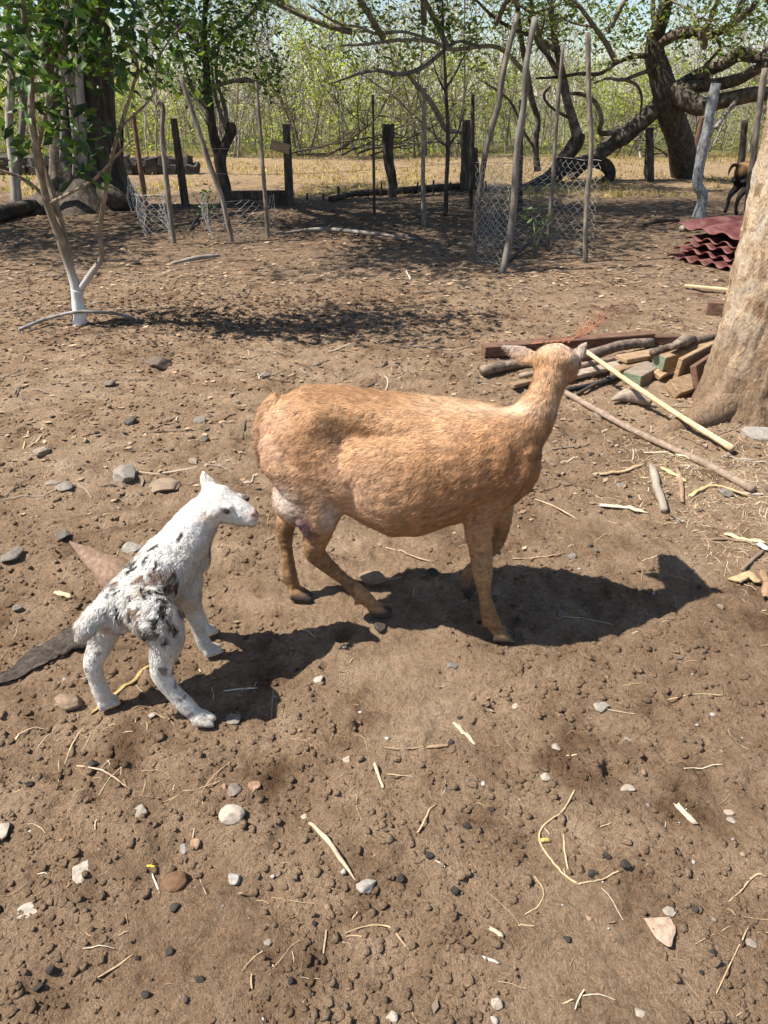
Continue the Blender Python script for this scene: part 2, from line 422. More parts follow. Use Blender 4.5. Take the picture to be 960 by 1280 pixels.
# straw and stalk bits
def ribbons(x, y, L, wd, cols, lift=.003, curl=.5, seg=4, th=None, rise=0.):
    n = len(x); th = rng.random(n) * 6.283 if th is None else th
    cv = (rng.random(n) - .5) * 2 * curl
    V = np.zeros((n, (seg + 1) * 2, 3)); px_, py_ = x.copy(), y.copy(); a = th - cv / 2 * 1.0
    for k in range(seg + 1):
        w = wd * (1 - .55 * abs(k / seg - .4))
        nxv, nyv = -np.sin(a), np.cos(a)
        z = zg(px_, py_) + lift + rise * L * math.sin(math.pi * k / seg)
        V[:, 2 * k] = np.stack([px_ + nxv * w / 2, py_ + nyv * w / 2, z], -1)
        V[:, 2 * k + 1] = np.stack([px_ - nxv * w / 2, py_ - nyv * w / 2, z + w * .25], -1)
        px_ = px_ + np.cos(a) * L / seg; py_ = py_ + np.sin(a) * L / seg; a = a + cv / seg
    f = []
    for k in range(seg): f.append([2 * k, 2 * k + 1, 2 * k + 3, 2 * k + 2])
    f = A(f)[:, ::-1]; Fa = (f[None] + (np.arange(n) * (seg + 1) * 2)[:, None, None]).reshape(-1, 4)
    return V.reshape(-1, 3), Fa, np.repeat(cols, (seg + 1) * 2, 0)
STRAW = [(.42, .315, .19), (.50, .39, .25), (.36, .25, .14), (.30, .195, .11), (.54, .45, .32)]
x, y = rand_ground(800, .5, 7, 1.2)
xs = [x]; ys = [y]
for cx, cy, sx_, sy_, n in ((1.38, 2.75, .22, .22, 900), (1.42, 2.25, .16, .16, 520), (1.70, 3.0, .3, .22, 620), (1.4, 2.5, .28, .36, 520), (1.25, 3.5, .3, .3, 300), (-.75, 1.25, .18, .12, 40), (1.5, 4.4, .5, .5, 200)):
    xs.append(cx + sx_ * rng.normal(size=n)); ys.append(cy + sy_ * rng.normal(size=n))
x = np.concatenate(xs); y = np.concatenate(ys); n = len(x)
V, Fa, C = ribbons(x, y, .018 + .085 * rng.random(n) ** 2.5, .0010 + .0022 * rng.random(n) ** 2, pick(STRAW, n), .003, .9)
tag(link('straw_litter', mesh_data('straw_litter', V, Fa, C), M['straw']), 'thin dry straw and stalk bits littering the dirt', 'straw', None, 'stuff')
# dry leaf litter, thicker towards the trees
def flakes(x, y, s, cols, lift=.004, tilt=.5):
    n = len(x); th = rng.random(n) * 6.283; w = s * (.35 + .3 * rng.random(n))
    ux, uy = np.cos(th), np.sin(th); z = zg(x, y) + lift
    b1 = tilt * s * (rng.random(n) - .3); b2 = tilt * s * (rng.random(n) - .3)
    V = np.stack([np.stack([x - ux * s / 2, y - uy * s / 2, z + np.abs(b1) * .6], -1),
                  np.stack([x - uy * w / 2, y + ux * w / 2, z + np.abs(b2) * .5], -1),
                  np.stack([x + ux * s / 2, y + uy * s / 2, z + b2.clip(0) * .6], -1),
                  np.stack([x + uy * w / 2, y - ux * w / 2, z + b1.clip(0) * .4], -1)], 1)
    Fa = A([[0, 3, 2], [0, 2, 1]])[None] + (np.arange(n) * 4)[:, None, None]
    return V.reshape(-1, 3), Fa.reshape(-1, 3), np.repeat(cols, 4, 0)
LIT = [(.16, .10, .06), (.24, .155, .09), (.32, .22, .13), (.36, .27, .18), (.10, .066, .045), (.26, .20, .15), (.14, .105, .08), (.08, .055, .04)]
x1, y1 = rand_ground(9000, 2.4, 7.5, .9); x2, y2 = rand_ground(30000, 6.5, 22, 1.2, .62, .4)
x3, y3 = rand_ground(60, .6, 3, 1.2)
x4 = np.concatenate([-1.3 + 1.1 * rng.normal(size=5000), -.4 + 2.2 * rng.normal(size=7000)]); y4 = np.concatenate([5.45 + .42 * rng.normal(size=5000), 10.2 + 1.1 * rng.normal(size=7000)])  # dark litter in the trees' shade bands; part of that shade is flake colour
x = np.concatenate([x1, x2, x3]); y = np.concatenate([y1, y2, y3]); n = len(x); n4 = len(x4)
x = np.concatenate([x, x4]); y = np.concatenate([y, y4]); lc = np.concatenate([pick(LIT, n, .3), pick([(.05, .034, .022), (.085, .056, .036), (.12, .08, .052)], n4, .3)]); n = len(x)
s = (.010 + .040 * rng.random(n) ** 2.2) * np.clip(.5 + y / 7, .6, 1.6)
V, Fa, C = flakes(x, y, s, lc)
tag(link('leaf_litter', mesh_data('leaf_litter', V, Fa, C, False), M['litter']), 'brown dead leaf litter covering the ground under trees, some flakes coloured darker to deepen the shade', 'leaf litter', None, 'stuff')
# twigs
x, y = rand_ground(900, 2.6, 14, 1.1); n = len(x)
V, Fa, C = ribbons(x, y, .06 + .3 * rng.random(n) ** 2, .004 + .008 * rng.random(n), pick([(.10, .075, .055), (.20, .155, .12), (.30, .25, .2), (.05, .038, .03)], n), .006, .8)
tag(link('twig_litter', mesh_data('twig_litter', V, Fa, C), M['litter']), 'small fallen twigs strewn over the yard', 'twigs', None, 'stuff')
# dry field grass
n = 26000
y = 13.6 + 16 * rng.random(n) ** 1.2; x = (rng.random(n) * 2 - 1) * (.72 * y)
keep = fbm(xy(x * .7, y * .7), 2, 77) > .47; x, y = x[keep], y[keep]; n = len(x)
hgt = (.03 + .075 * rng.random(n) ** 1.5) * (1 + 1.2 * np.clip((y - 21) / 6, 0, 1)); th = rng.random(n) * 6.283; ln = (rng.random((n, 2)) - .5) * 1.1 * hgt[:, None]; w = .008 + .014 * rng.random(n)
z = zg(x, y)
V = np.stack([np.stack([x - np.cos(th) * w, y - np.sin(th) * w, z], -1), np.stack([x + np.cos(th) * w, y + np.sin(th) * w, z], -1), np.stack([x + ln[:, 0], y + ln[:, 1], z + hgt], -1)], 1).reshape(-1, 3)
C = np.repeat(pick([(.38, .27, .14), (.44, .34, .20), (.30, .20, .10), (.26, .25, .10), (.48, .38, .24)], n), 3, 0)
tag(link('dry_grass', mesh_data('dry_grass', V, np.arange(3 * n).reshape(-1, 3), C), M['far_leaf']), 'short dry yellow grass of the field beyond the posts', 'grass', None, 'stuff')

# ------------------------------------------------------------------ counted stones, chips and stalks
def stone_mesh(w, d, h, seed, cuts=9, base=ICO3, soft=.78):
    r = np.random.default_rng(seed); v, f = base; v = v.copy()
    for k in range(cuts):
        nrm = norm(r.normal(size=3)); dd = soft * (.66 + .34 * r.random()); o = v @ nrm - dd
        v = v - np.clip(o, 0, None)[:, None] * nrm
    v = v * (1 + .22 * (fbm(v * 2.2 + seed % 97, 3, seed % 991) - .5))[:, None]
    v = v / np.abs(v).max(0)
    return v * A([w, d, h]) / 2, f
GREY, DARK, TAN, PALE, BRN = (.22, .20, .18), (.045, .04, .038), (.30, .225, .16), (.42, .39, .35), (.17, .095, .055)
def stone(px, py, w, h, col, label, group=None, cuts=9, hh=.5, rot=None, soft=.78, bury=.34):
    c = G(px, py); m = pxm(c[1]); vis = max(.35, math.sin(math.atan2(CH, c[1])))
    sd = int(px * 7 + py); r = np.random.default_rng(sd)
    W_ = w * m; D_ = h * m / vis * .85; H_ = min(W_, D_) * hh
    v, f = stone_mesh(W_, D_, H_, sd, cuts, soft=soft)
    a = (r.random() - .5) * .7 if rot is None else rot
    R = A([[math.cos(a), -math.sin(a), 0], [math.sin(a), math.cos(a), 0], [0, 0, 1]]); v = v @ R.T
    z = float(zg(c[0], c[1])); cc = A(col) * A([1.0, .93, .83]) * (.72 + .2 * r.random())
    nz = fbm(v / W_ * 5 + sd, 3, sd)[:, None]
    v = v + A([c[0], c[1], z + H_ * (.5 - bury)])
    return solid('stone', v, f, M['stone'], label, 'stone', group, (c[0], c[1], z), cc * (.72 + .56 * nz), smooth=cuts < 5)
stone(158, 598, 34, 22, (.25, .235, .215), 'grey angular flat-topped stone on the dirt behind the lamb', hh=.5)
stone(207, 609, 42, 24, (.30, .235, .18), 'broad flat tan slab of stone sunk flush in the dirt', hh=.22, bury=.42)
stone(83, 613, 24, 15, (.27, .25, .23), 'small grey flat stone beside a half-buried stone')
stone(66, 604, 28, 8, (.25, .22, .19), 'thin grey half-buried stone beside a small flat stone', hh=.5)
stone(17, 699, 27, 22, (.23, .215, .20), 'grey faceted stone alone on the dirt near the tip of the palm sheath')
stone(79, 674, 19, 15, (.17, .155, .14), 'dark grey stone touching the pointed tip of the dry palm sheath')
stone(166, 681, 28, 15, (.34, .33, .31), 'pale grey stone lying against the back of the lamb')
stone(88, 881, 36, 25, (.27, .20, .15), 'blocky tan stone beside the hind hoof of the lamb', hh=.55)
stone(200, 454, 28, 14, (.12, .095, .08), 'dark brown half-buried stone near the shade of the whitewashed sapling')
stone(172, 1010, 28, 20, (.36, .335, .30), 'pale grey wedge-shaped stone on bare dirt', hh=.5)
stone(291, 1027, 34, 27, (.40, .36, .32), 'rounded smooth beige-grey stone, the biggest on the bare dirt', cuts=4, hh=.62, soft=.92, bury=.18)
stone(293, 992, 20, 19, (.21, .185, .165), 'squarish grey-brown stone touching a small reddish stone')
stone(279, 989, 10, 13, (.30, .19, .13), 'small reddish stone touching a squarish grey-brown one')
stone(317, 985, 19, 13, (.34, .22, .15), 'flat reddish-tan chip of stone near the squarish grey-brown one', hh=.35)
stone(219, 1101, 36, 28, (.16, .092, .055), 'rounded dark brown clod-like stone near a yellow petal', cuts=4, soft=.92, hh=.6)
stone(293, 1098, 16, 20, (.33, .325, .32), 'small blue-grey pebble with a dark cast side', cuts=5, hh=.7)
stone(229, 1056, 14, 17, (.25, .24, .235), 'small grey pebble paired with a tan pebble')
stone(243, 1053, 14, 15, (.36, .25, .17), 'small tan pebble paired with a grey pebble')
stone(104, 1088, 26, 38, (.40, .37, .335), 'pale crescent-shaped flat stone sunk in the dirt', hh=.2, bury=.4)
stone(36, 1141, 32, 26, (.38, .355, .33), 'pale grey flat stone sunk in the dirt', hh=.22, bury=.4)
stone(4, 1042, 30, 24, (.40, .36, .32), 'chunky pale stone in line with the pale wedge-shaped stone', hh=.35)
stone(459, 1104, 28, 21, (.30, .29, .28), 'grey stone at the lower end of the split pale stick', hh=.5)
stone(752, 886, 20, 14, (.30, .29, .27), 'grey stone alone on the dirt below the ewe', cuts=6)
stone(827, 1159, 38, 50, (.42, .32, .26), 'large flat pinkish shard of stone lying on the dirt', hh=.12, bury=.3, cuts=12, soft=.62)
stone(468, 727, 42, 20, (.30, .22, .16), 'tan flat stone under the stepping hind hoof of the ewe', hh=.3)
stone(540, 719, 17, 12, (.05, .042, .036), 'black clod on the dirt under the belly of the ewe')
stone(475, 784, 15, 16, (.06, .05, .044), 'black clod beside the stepping hind hoof of the ewe')
stone(290, 896, 22, 18, (.25, .225, .205), 'flat grey stone in the shadow of the lamb', hh=.25)
stone(398, 846, 14, 12, (.44, .42, .39), 'small whitish pebble beside the shadow of the lamb', cuts=5)
stone(566, 833, 16, 10, (.19, .175, .16), 'grey chip in the shadow of the ewe')
stone(163, 530, 17, 11, (.12, .11, .10), 'dark grey stone alone behind the angular flat-topped stone')
stone(942, 545, 40, 24, (.30, .29, .28), 'grey stone by the roots of the peeling tree')
for px, py, w, h in ((52, 566, 22, 12), (250, 526, 18, 10), (244, 574, 17, 9), (255, 550, 13, 8), (305, 622, 13, 9), (20, 760, 14, 10), (137, 480, 15, 8), (330, 470, 14, 8), (395, 455, 12, 7), (545, 545, 12, 8), (620, 745, 12, 9), (700, 770, 13, 9), (715, 700, 12, 9), (775, 610, 18, 9), (755, 520, 26, 10), (850, 650, 12, 9), (900, 760, 13, 9), (905, 620, 20, 10)):
    stone(px, py, w, h, A(random.choice([GREY, (.26, .22, .18), (.15, .135, .12)])), 'small weathered grey-brown stone half sunk in the yard dirt', 'weathered stones in the yard dirt')
for px, py, w, h in ((220, 1137, 15, 12), (212, 1189, 12, 12), (66, 1218, 12, 13), (50, 1239, 13, 11), (182, 1246, 13, 10), (742, 1092, 17, 11), (758, 1074, 12, 10), (780, 1087, 13, 12), (568, 1117, 12, 11), (614, 1010, 10, 9), (584, 1033, 11, 10), (500, 1098, 11, 10), (536, 1075, 12, 9), (709, 1175, 11, 9), (890, 1190, 13, 10), (250, 1225, 12, 9), (420, 1275, 12, 9), (870, 1137, 12, 10), (38, 985, 13, 10), (118, 960, 12, 9)):
    stone(px, py, w, h, DARK, 'small black pebble on the bare foreground dirt', 'black pebbles on the bare dirt', cuts=5, hh=.75, bury=.2)
for px, py, w, h in ((695, 936, 12, 11), (682, 971, 14, 12), (645, 884, 11, 8), (940, 1178, 14, 13), (838, 1137, 20, 15), (620, 1258, 16, 16), (490, 1272, 16, 18), (800, 1265, 16, 14), (434, 948, 12, 10), (785, 985, 20, 13), (912, 1013, 13, 9), (915, 1023, 12, 9), (190, 900, 12, 8), (380, 1020, 10, 9), (335, 1180, 11, 9), (785, 925, 10, 8)):
    stone(px, py, w, h, A(random.choice([(.36, .33, .30), (.30, .27, .24), (.42, .37, .32)])), 'small pale grey pebble on the bare foreground dirt', 'pale pebbles on the bare dirt', cuts=5, bury=.25)

def gp(px, py, dz=0.): c = G(px, py); return A([c[0], c[1], float(zg(c[0], c[1])) + dz])
def stalk(name, pts, wpx, col, label, cat, group=None, seg=6, taper=.6, flat=.5, dz=.35, mat=None, bump_=.35):
    m = pxm(gp(*pts[0])[1]); r = wpx * m / 2 * (.66 if wpx > 6 else .52)
    P3 = [gp(px, py, r * dz + .0015) for px, py in pts]
    n = max(5, 3 * len(pts)); pp = resample(P3, n); pp[1:-1] += (rng.random((n - 2, 3)) - .5) * A([1., 1., .2]) * r * (1. if wpx < 7 else .35); pp[:, 2] = np.maximum(pp[:, 2], zg(pp[:, 0], pp[:, 1]) + r * dz)
    rr = r * np.interp(np.linspace(0, 1, n), [0, .15, .8, 1], [.8, 1, 1, taper])
    v, f = tube(pp, rr, seg, None, bump_, 60, int(px), flat)
    sd = int(pts[0][0] + pts[0][1]); cc = A(col) * .82 * (.6 + .8 * fbm(v * 130, 3, sd)[:, None])
    k_ = len(v) // seg; v = v + (fbm(v * 160, 2, sd + 5)[:, None] - .5) * r * .5
    jag = (np.arange(len(v)) // seg); dvec = norm(P3[-1] - P3[0]); v = v + dvec * (((jag == 0) | (jag == k_ - 1)) * (rng.random(len(v)) - .5) * r * 1.6)[:, None]
    return solid(name, v, f, mat or M['straw'], label, cat, group, P3[0], cc)
PW = (.56, .43, .29); SW = (.46, .34, .20)
stalk('wood_chip', [(568, 897), (580, 911), (593, 926)], 9, PW, 'pale splintered wood chip lying slanted below the shadow of the ewe', 'wood chip', dz=.6)
stalk('split_stick', [(387, 1030), (408, 1055), (443, 1098)], 10, PW, 'split pale stick tapering to a point against a grey stone', 'stick', taper=.35, dz=.6)
stalk('wood_chip', [(847, 1001), (858, 1013), (870, 1026)], 13, (.56, .45, .33), 'stubby pale wood chip alone on the open dirt', 'wood chip', taper=.8)
stalk('bark_bit', [(534, 931), (560, 931)], 8, (.32, .215, .13), 'small brown bark bit at the end of a thin straw', 'bark', taper=.8)
stalk('straw_stalk', [(480, 936), (508, 935), (533, 931)], 3, SW, 'thin straw ending at a small brown bark bit', 'straw')
stalk('straw_stalk', [(545, 1005), (534, 1022), (522, 1043)], 6, SW, 'short thick pale straw by dark scuffed soil', 'straw')
stalk('straw_stalk', [(468, 957), (473, 970), (479, 986)], 7, PW, 'flat pale splinter standing above the dark scuffed soil', 'straw')
stalk('straw_stalk', [(485, 968), (517, 970)], 4, SW, 'short level straw next to a flat pale splinter', 'straw')
root = empty('bent_stem', gp(722, 1106), 'long bent dry yellow stem with a forked branch on the dirt', 'stem')
def stalk_part(name, pts, wpx, col, parent):
    m = pxm(gp(*pts[0])[1]); r = wpx * m / 2; pp = resample([gp(a, b, r * .4) for a, b in pts], 5 * len(pts)); pp[:, 2] = np.maximum(pp[:, 2], zg(pp[:, 0], pp[:, 1]) + r * .6)
    v, f = tube(pp, r, 6); part(name, v, f, M['straw'], parent, np.tile(A(col), (len(v), 1)) * (.8 + .4 * rng.random((len(v), 1))))
stalk_part('main_stem', [(718, 990), (703, 1014), (678, 1033), (675, 1054), (688, 1075), (705, 1094), (722, 1107)], 2.5, (.44, .33, .19), root)
stalk_part('side_branch', [(722, 1107), (750, 1102), (776, 1092)], 2.2, (.42, .32, .19), root)
stalk_part('side_branch', [(705, 1040), (706, 1065), (711, 1092)], 2.4, (.44, .34, .2), root)
stalk_part('leaf_scrap', [(676, 1052), (681, 1051), (686, 1050)], 6, (.48, .36, .12), root)
stalk('straw_stalk', [(668, 1095), (680, 1114), (673, 1132), (656, 1143)], 4, SW, 'hooked pale straw below the bent yellow stem', 'straw')
stalk('straw_stalk', [(960, 1093), (945, 1092), (928, 1108), (911, 1126)], 5, SW, 'kinked straw with a bent end above the pinkish shard', 'straw')
stalk('wood_chip', [(612, 1160), (628, 1171)], 11, PW, 'rounded pale wood chip near a hooked straw', 'wood chip')
stalk('wood_chip', [(604, 1198), (626, 1203)], 7, (.60, .54, .45), 'whitish flat chip on the bare dirt', 'wood chip')
stalk('straw_stalk', [(642, 1154), (668, 1160)], 5, SW, 'short straw between a hooked straw and a rounded chip', 'straw')
stalk('straw_stalk', [(431, 1166), (460, 1157), (487, 1159), (511, 1191)], 4.5, SW, 'long straw curling down at one end on bare dirt', 'straw')
stalk('straw_stalk', [(190, 1090), (199, 1116)], 4, (.75, .68, .55), 'short white stick beside the dark brown clod-like stone', 'straw')
stalk('yellow_petal', [(183, 1081), (194, 1083)], 6, (.60, .47, .06), 'bright yellow petal scrap on the dirt', 'petal')
stalk('straw_stalk', [(97, 960), (130, 972), (163, 989)], 4.5, PW, 'long straight pale straw below the blocky tan stone', 'straw')
stalk('straw_stalk', [(105, 910), (92, 932), (79, 957)], 5, SW, 'slanted straw below a blocky tan stone', 'straw')
stalk('yellow_straw', [(188, 833), (165, 852), (140, 871), (114, 893)], 9, (.46, .33, .13), 'wide yellow straw blade lying under the hind legs of the lamb', 'straw', taper=.4, flat=.35)
stalk('straw_stalk', [(280, 864), (322, 862)], 5, (.70, .60, .44), 'short pale straw in the shadow of the lamb', 'straw')
stalk('straw_stalk', [(123, 1223), (143, 1208), (166, 1195)], 5, SW, 'straw lying slanted among black pebbles', 'straw')
stalk('straw_stalk', [(205, 1002), (255, 988), (282, 978)], 3, SW, 'thin straw stretching to the squarish grey-brown stone', 'straw')
stalk('straw_stalk', [(247, 1008), (258, 985), (275, 966), (292, 950)], 3, SW, 'fine curved straw crossing above the squarish grey-brown stone', 'straw')
stalk('twig', [(482, 683), (510, 690), (541, 700)], 5, (.46, .33, .21), 'thin tan twig on the dirt under the belly of the ewe', 'twig')
stalk('twig', [(668, 626), (695, 636), (722, 651)], 5, (.50, .37, .23), 'thin tan twig on the dirt under the ewe chin and chest', 'twig')
stalk('twig', [(640, 702), (672, 701), (706, 696)], 4.5, (.46, .32, .20), 'thin level twig beyond the ewe forelegs', 'twig')
stalk('twig', [(695, 775), (735, 772), (768, 780)], 3.5, (.44, .33, .22), 'thin twig lying across the shadow of the ewe', 'twig')
stalk('straw_stalk', [(835, 872), (870, 868), (905, 874)], 3, SW, 'fine level straw on open dirt past the ewe head shadow', 'straw')
stalk('straw_stalk', [(935, 1160), (920, 1190), (897, 1238)], 3.5, SW, 'long thin straw lying beside the flat pinkish shard', 'straw')
# sticks right of the ewe
stalk('grey_stick', [(813, 588), (820, 613), (829, 641)], 15, (.36, .30, .24), 'short grey hollow stick with a broken end among straw', 'stick', taper=.95, flat=.9, dz=.8)
stalk('bark_stick', [(845, 590), (850, 605), (853, 628)], 9, (.33, .22, .14), 'short brown bark stick among straw beside the hollow grey stick', 'stick', dz=.7)
stalk('husk_blade', [(826, 588), (842, 598), (857, 606)], 10, (.68, .52, .25), 'yellow husk blade beside the hollow grey stick', 'husk', flat=.4)
stalk('tan_stick', [(750, 596), (778, 591), (806, 583)], 9, (.47, .33, .19), 'tan stick lying near the hollow grey stick', 'stick', dz=.7)
stalk('pale_stick', [(805, 571), (840, 570), (862, 578)], 7, (.62, .52, .36), 'pale short stick under the long grey pole', 'stick', dz=.7)
stalk('wood_shard', [(750, 633), (780, 635), (809, 641)], 11, (.72, .60, .42), 'flat pale shard of wood ending in a point', 'wood shard', taper=.3, flat=.4)
stalk('husk_blade', [(862, 622), (892, 611), (940, 622)], 8, (.56, .40, .20), 'long curved tan husk lying below the grey pole', 'husk', flat=.5)
stalk('husk_blade', [(908, 667), (930, 672), (957, 680)], 11, (.70, .57, .33), 'straight pale husk blade lying in the litter heap', 'husk', flat=.4)
stalk('bark_stick', [(888, 676), (915, 672), (952, 684)], 7, (.28, .19, .12), 'bent dark brown bark strip crossing the litter heap', 'bark', dz=.8)
stalk('bark_stick', [(953, 690), (940, 701), (926, 716)], 8, (.25, .175, .12), 'short dark bark strip slanting down the litter heap', 'bark', dz=.8)
stalk('dry_leaf', [(920, 728), (934, 723), (950, 730)], 22, (.50, .35, .19), 'curled tan dry leaf at the foot of the litter heap', 'leaf', flat=.35, dz=.5)
stalk('dry_leaf', [(952, 715), (958, 730), (957, 746)], 16, (.33, .21, .12), 'folded brown dry leaf upright in the litter heap', 'leaf', flat=.5, dz=.7)
stalk('plastic_scrap', [(946, 682), (962, 689)], 13, (.72, .71, .68), 'whitish grey scrap lying on the litter heap', 'scrap', flat=.5, dz=.8)
stalk('dry_leaf', [(508, 338), (513, 348)], 5, (.60, .54, .44), 'white dry leaf lying on the dark shaded soil', 'leaf')
stalk('wood_shard', [(36, 540), (28, 560)], 5, (.50, .36, .2), 'thin tan shard on sunny dirt below the sapling', 'wood shard')
stalk('dry_leaf', [(70, 741), (83, 745), (90, 748)], 11, (.66, .47, .28), 'pale orange dry leaf on the dirt below the palm sheath tip', 'leaf', flat=.35)

# dry palm sheath behind the lamb: a long folded blade
def blade(name, pts, wpx, mat, label, arch=.35):
    P3 = [D(px, py, Y) for px, py, Y in pts]; n = 26; pp = resample(P3, n)
    w = np.interp(np.linspace(0, 1, n), np.linspace(0, 1, len(wpx)), wpx)
    w = w * (1 + .35 * (fbm(np.stack([np.linspace(0, 9, n)] * 3, -1), 2, int(pts[0][1])) - .5)); tg = norm(np.gradient(pp, axis=0)); s = norm(np.cross(A([0, 0, 1.]), tg)); u = np.cross(tg, s)
    m = 13; V = []
    for side in (0, 1):
        for k in range(m):
            t = k / (m - 1) * 2 - 1
            V.append(pp + s * (t * w / 2)[:, None] + u * ((1 - t * t) * arch * w + .0035 * math.cos(t * 16) + .010 * (fbm(np.stack([np.linspace(0, 7, n), np.full(n, t * 3), np.full(n, 1.)], -1), 2, 5) - .5) - side * (.004 + .0 * w))[:, None])
    V = A(V); V = V.transpose(1, 0, 2)
    f = []
    for i in range(n - 1):
        for k in range(m - 1):
            a = i * 2 * m + k; f.append([a, a + 2 * m, a + 2 * m + 1, a + 1]); b = a + m; f.append([b, b + 1, b + 2 * m + 1, b + 2 * m])
        for a, b in ((0, m), (m - 1, 2 * m - 1)):
            q = i * 2 * m; f.append([q + a, q + b, q + b + 2 * m, q + a + 2 * m])
    V = V.reshape(-1, 3); g = zg(V[:, 0], V[:, 1]); V[:, 2] = np.maximum(V[:, 2] + .012, g + .010)
    return solid(name, V, f, mat, label, 'palm sheath')
blade('palm_sheath', [(88, 681, 2.02), (118, 700, 1.97), (150, 722, 1.90), (195, 752, 1.80)], [.004, .075, .13, .12], M['sheath'], 'brown dry palm sheath with a sharp tip sticking out behind the lamb')
blade('palm_frond_strip', [(-30, 868, 1.46), (30, 843, 1.55), (80, 808, 1.66), (140, 782, 1.76)], [.03, .06, .11, .12], M['sheath_dark'], 'long dark grey dry palm strip lying behind the lamb hind legs', .12)

# ------------------------------------------------------------------ animals
def remesh(geo, voxel, smooth_it=6):
    me = bpy.data.meshes.new('tmp'); me.from_pydata(geo.V().tolist(), [], geo.f); me.update()
    o = bpy.data.objects.new('tmp', me); COL.objects.link(o)
    r = o.modifiers.new('r', 'REMESH'); r.mode = 'VOXEL'; r.voxel_size = voxel
    s = o.modifiers.new('s', 'SMOOTH'); s.factor = .5; s.iterations = smooth_it
    dg = bpy.context.evaluated_depsgraph_get(); ev = o.evaluated_get(dg); m2 = ev.to_mesh()
    v = np.empty(len(m2.vertices) * 3, np.float32); m2.vertices.foreach_get('co', v); v = v.reshape(-1, 3).astype(float)
    f = A([list(p.vertices) for p in m2.polygons if len(p.vertices) == 4])
    tri = [list(p.vertices) for p in m2.polygons if len(p.vertices) == 3]
    ev.to_mesh_clear(); bpy.data.objects.remove(o); bpy.data.meshes.remove(me)
    t = np.concatenate([f[:, [0, 1, 2]], f[:, [0, 2, 3]]] + ([A(tri)] if tri else []))
    return v, t
def vnormals(v, t):
    fn = np.cross(v[t[:, 1]] - v[t[:, 0]], v[t[:, 2]] - v[t[:, 0]]); n = np.zeros_like(v)
    for k in range(3): np.add.at(n, t[:, k], fn)
    return norm(n)
def push(v, n, c, r, amt):
    c, r = A(c), A(r); d = (((v - c) / r) ** 2).sum(1); return v + n * (amt * np.exp(-d * 1.6))[:, None]
def spots(v, c, r): return np.exp(-(((v - A(c)) / A(r)) ** 2).sum(1))
def mixv(base, col, w): w = np.clip(w, 0, 1)[:, None]; return base * (1 - w) + A(col) * w
def fur(v, t, nrm, colf, n, length, width, flow, lift, mask=None, jit=.35, seg=1, wave=0., seed=1, tip=1.25, clump=0., nj=1.1):
    r = np.random.default_rng(seed)
    a = np.linalg.norm(np.cross(v[t[:, 1]] - v[t[:, 0]], v[t[:, 2]] - v[t[:, 0]]), axis=1)
    if mask is not None: a = a * mask[t].mean(1)
    k = r.choice(len(t), n, p=a / a.sum()); b = r.dirichlet((1, 1, 1), n)
    P_ = (v[t[k]] * b[..., None]).sum(1); N_ = norm((nrm[t[k]] * b[..., None]).sum(1))
    fl = flow(P_) if callable(flow) else np.tile(A(flow, float), (n, 1))
    T_ = norm(fl - N_ * (fl * N_).sum(1)[:, None])
    B_ = np.cross(N_, T_); th = (r.random(n) - .5) * 2 * jit
    if clump:
        th = th + clump * 2 * (fbm(P_ * 45, 2, seed) - .5) * 2
    T_ = T_ * np.cos(th)[:, None] + B_ * np.sin(th)[:, None]; S_ = np.cross(N_, T_)
    L = length(P_) if callable(length) else np.full(n, length); L = L * (.6 + .8 * r.random(n))
    c0 = colf(P_, N_); c0 = np.clip(c0 * (1 + .45 * (r.random((n, 1)) - .5)), 0, 1)
    V = []; C = []
    w = (width * (.6 + .8 * r.random(n)))[:, None]
    ph = r.random(n) * 6.28
    for s_ in range(seg + 1):
        u = s_ / (seg + .0) if seg > 1 else float(s_)
        off = T_ * (L * u)[:, None] + N_ * (L * lift * (u if seg == 1 else math.sin(u * 1.9)))[:, None] - N_ * .001
        if wave: off = off + S_ * (np.sin(u * 5 + ph) * wave * L * u)[:, None]
        if s_ < seg or seg > 1 and s_ < seg:
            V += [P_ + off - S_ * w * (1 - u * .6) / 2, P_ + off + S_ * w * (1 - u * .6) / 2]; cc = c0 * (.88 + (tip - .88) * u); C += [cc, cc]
        else:
            V.append(P_ + off); C.append(c0 * tip)
    m = len(V); V = np.stack(V, 1); C = np.stack(C, 1)
    tr = []
    for s_ in range(seg - 1): q = 2 * s_; tr += [[q, q + 1, q + 3], [q, q + 3, q + 2]]
    q = 2 * (seg - 1); tr.append([q, q + 1, q + 2])
    tr = A(tr)
    # wind the triangles so that they face outwards
    e = np.cross(V[:, tr[0][1]] - V[:, tr[0][0]], V[:, tr[0][2]] - V[:, tr[0][0]]); flip = (e * N_).sum(1) < 0
    Fa = np.tile(tr[None], (n, 1, 1)); Fa[flip] = Fa[flip][:, :, ::-1]
    Fa = Fa + (np.arange(n) * m)[:, None, None]
    NN = norm(N_ * 1. + (S_ * (r.random((n, 1)) - .5) + T_ * (r.random((n, 1)) - .3)) * nj); NN = np.repeat(NN, m, 0)
    return V.reshape(-1, 3), Fa.reshape(-1, 3), np.clip(C.reshape(-1, 3), 0, 1), NN

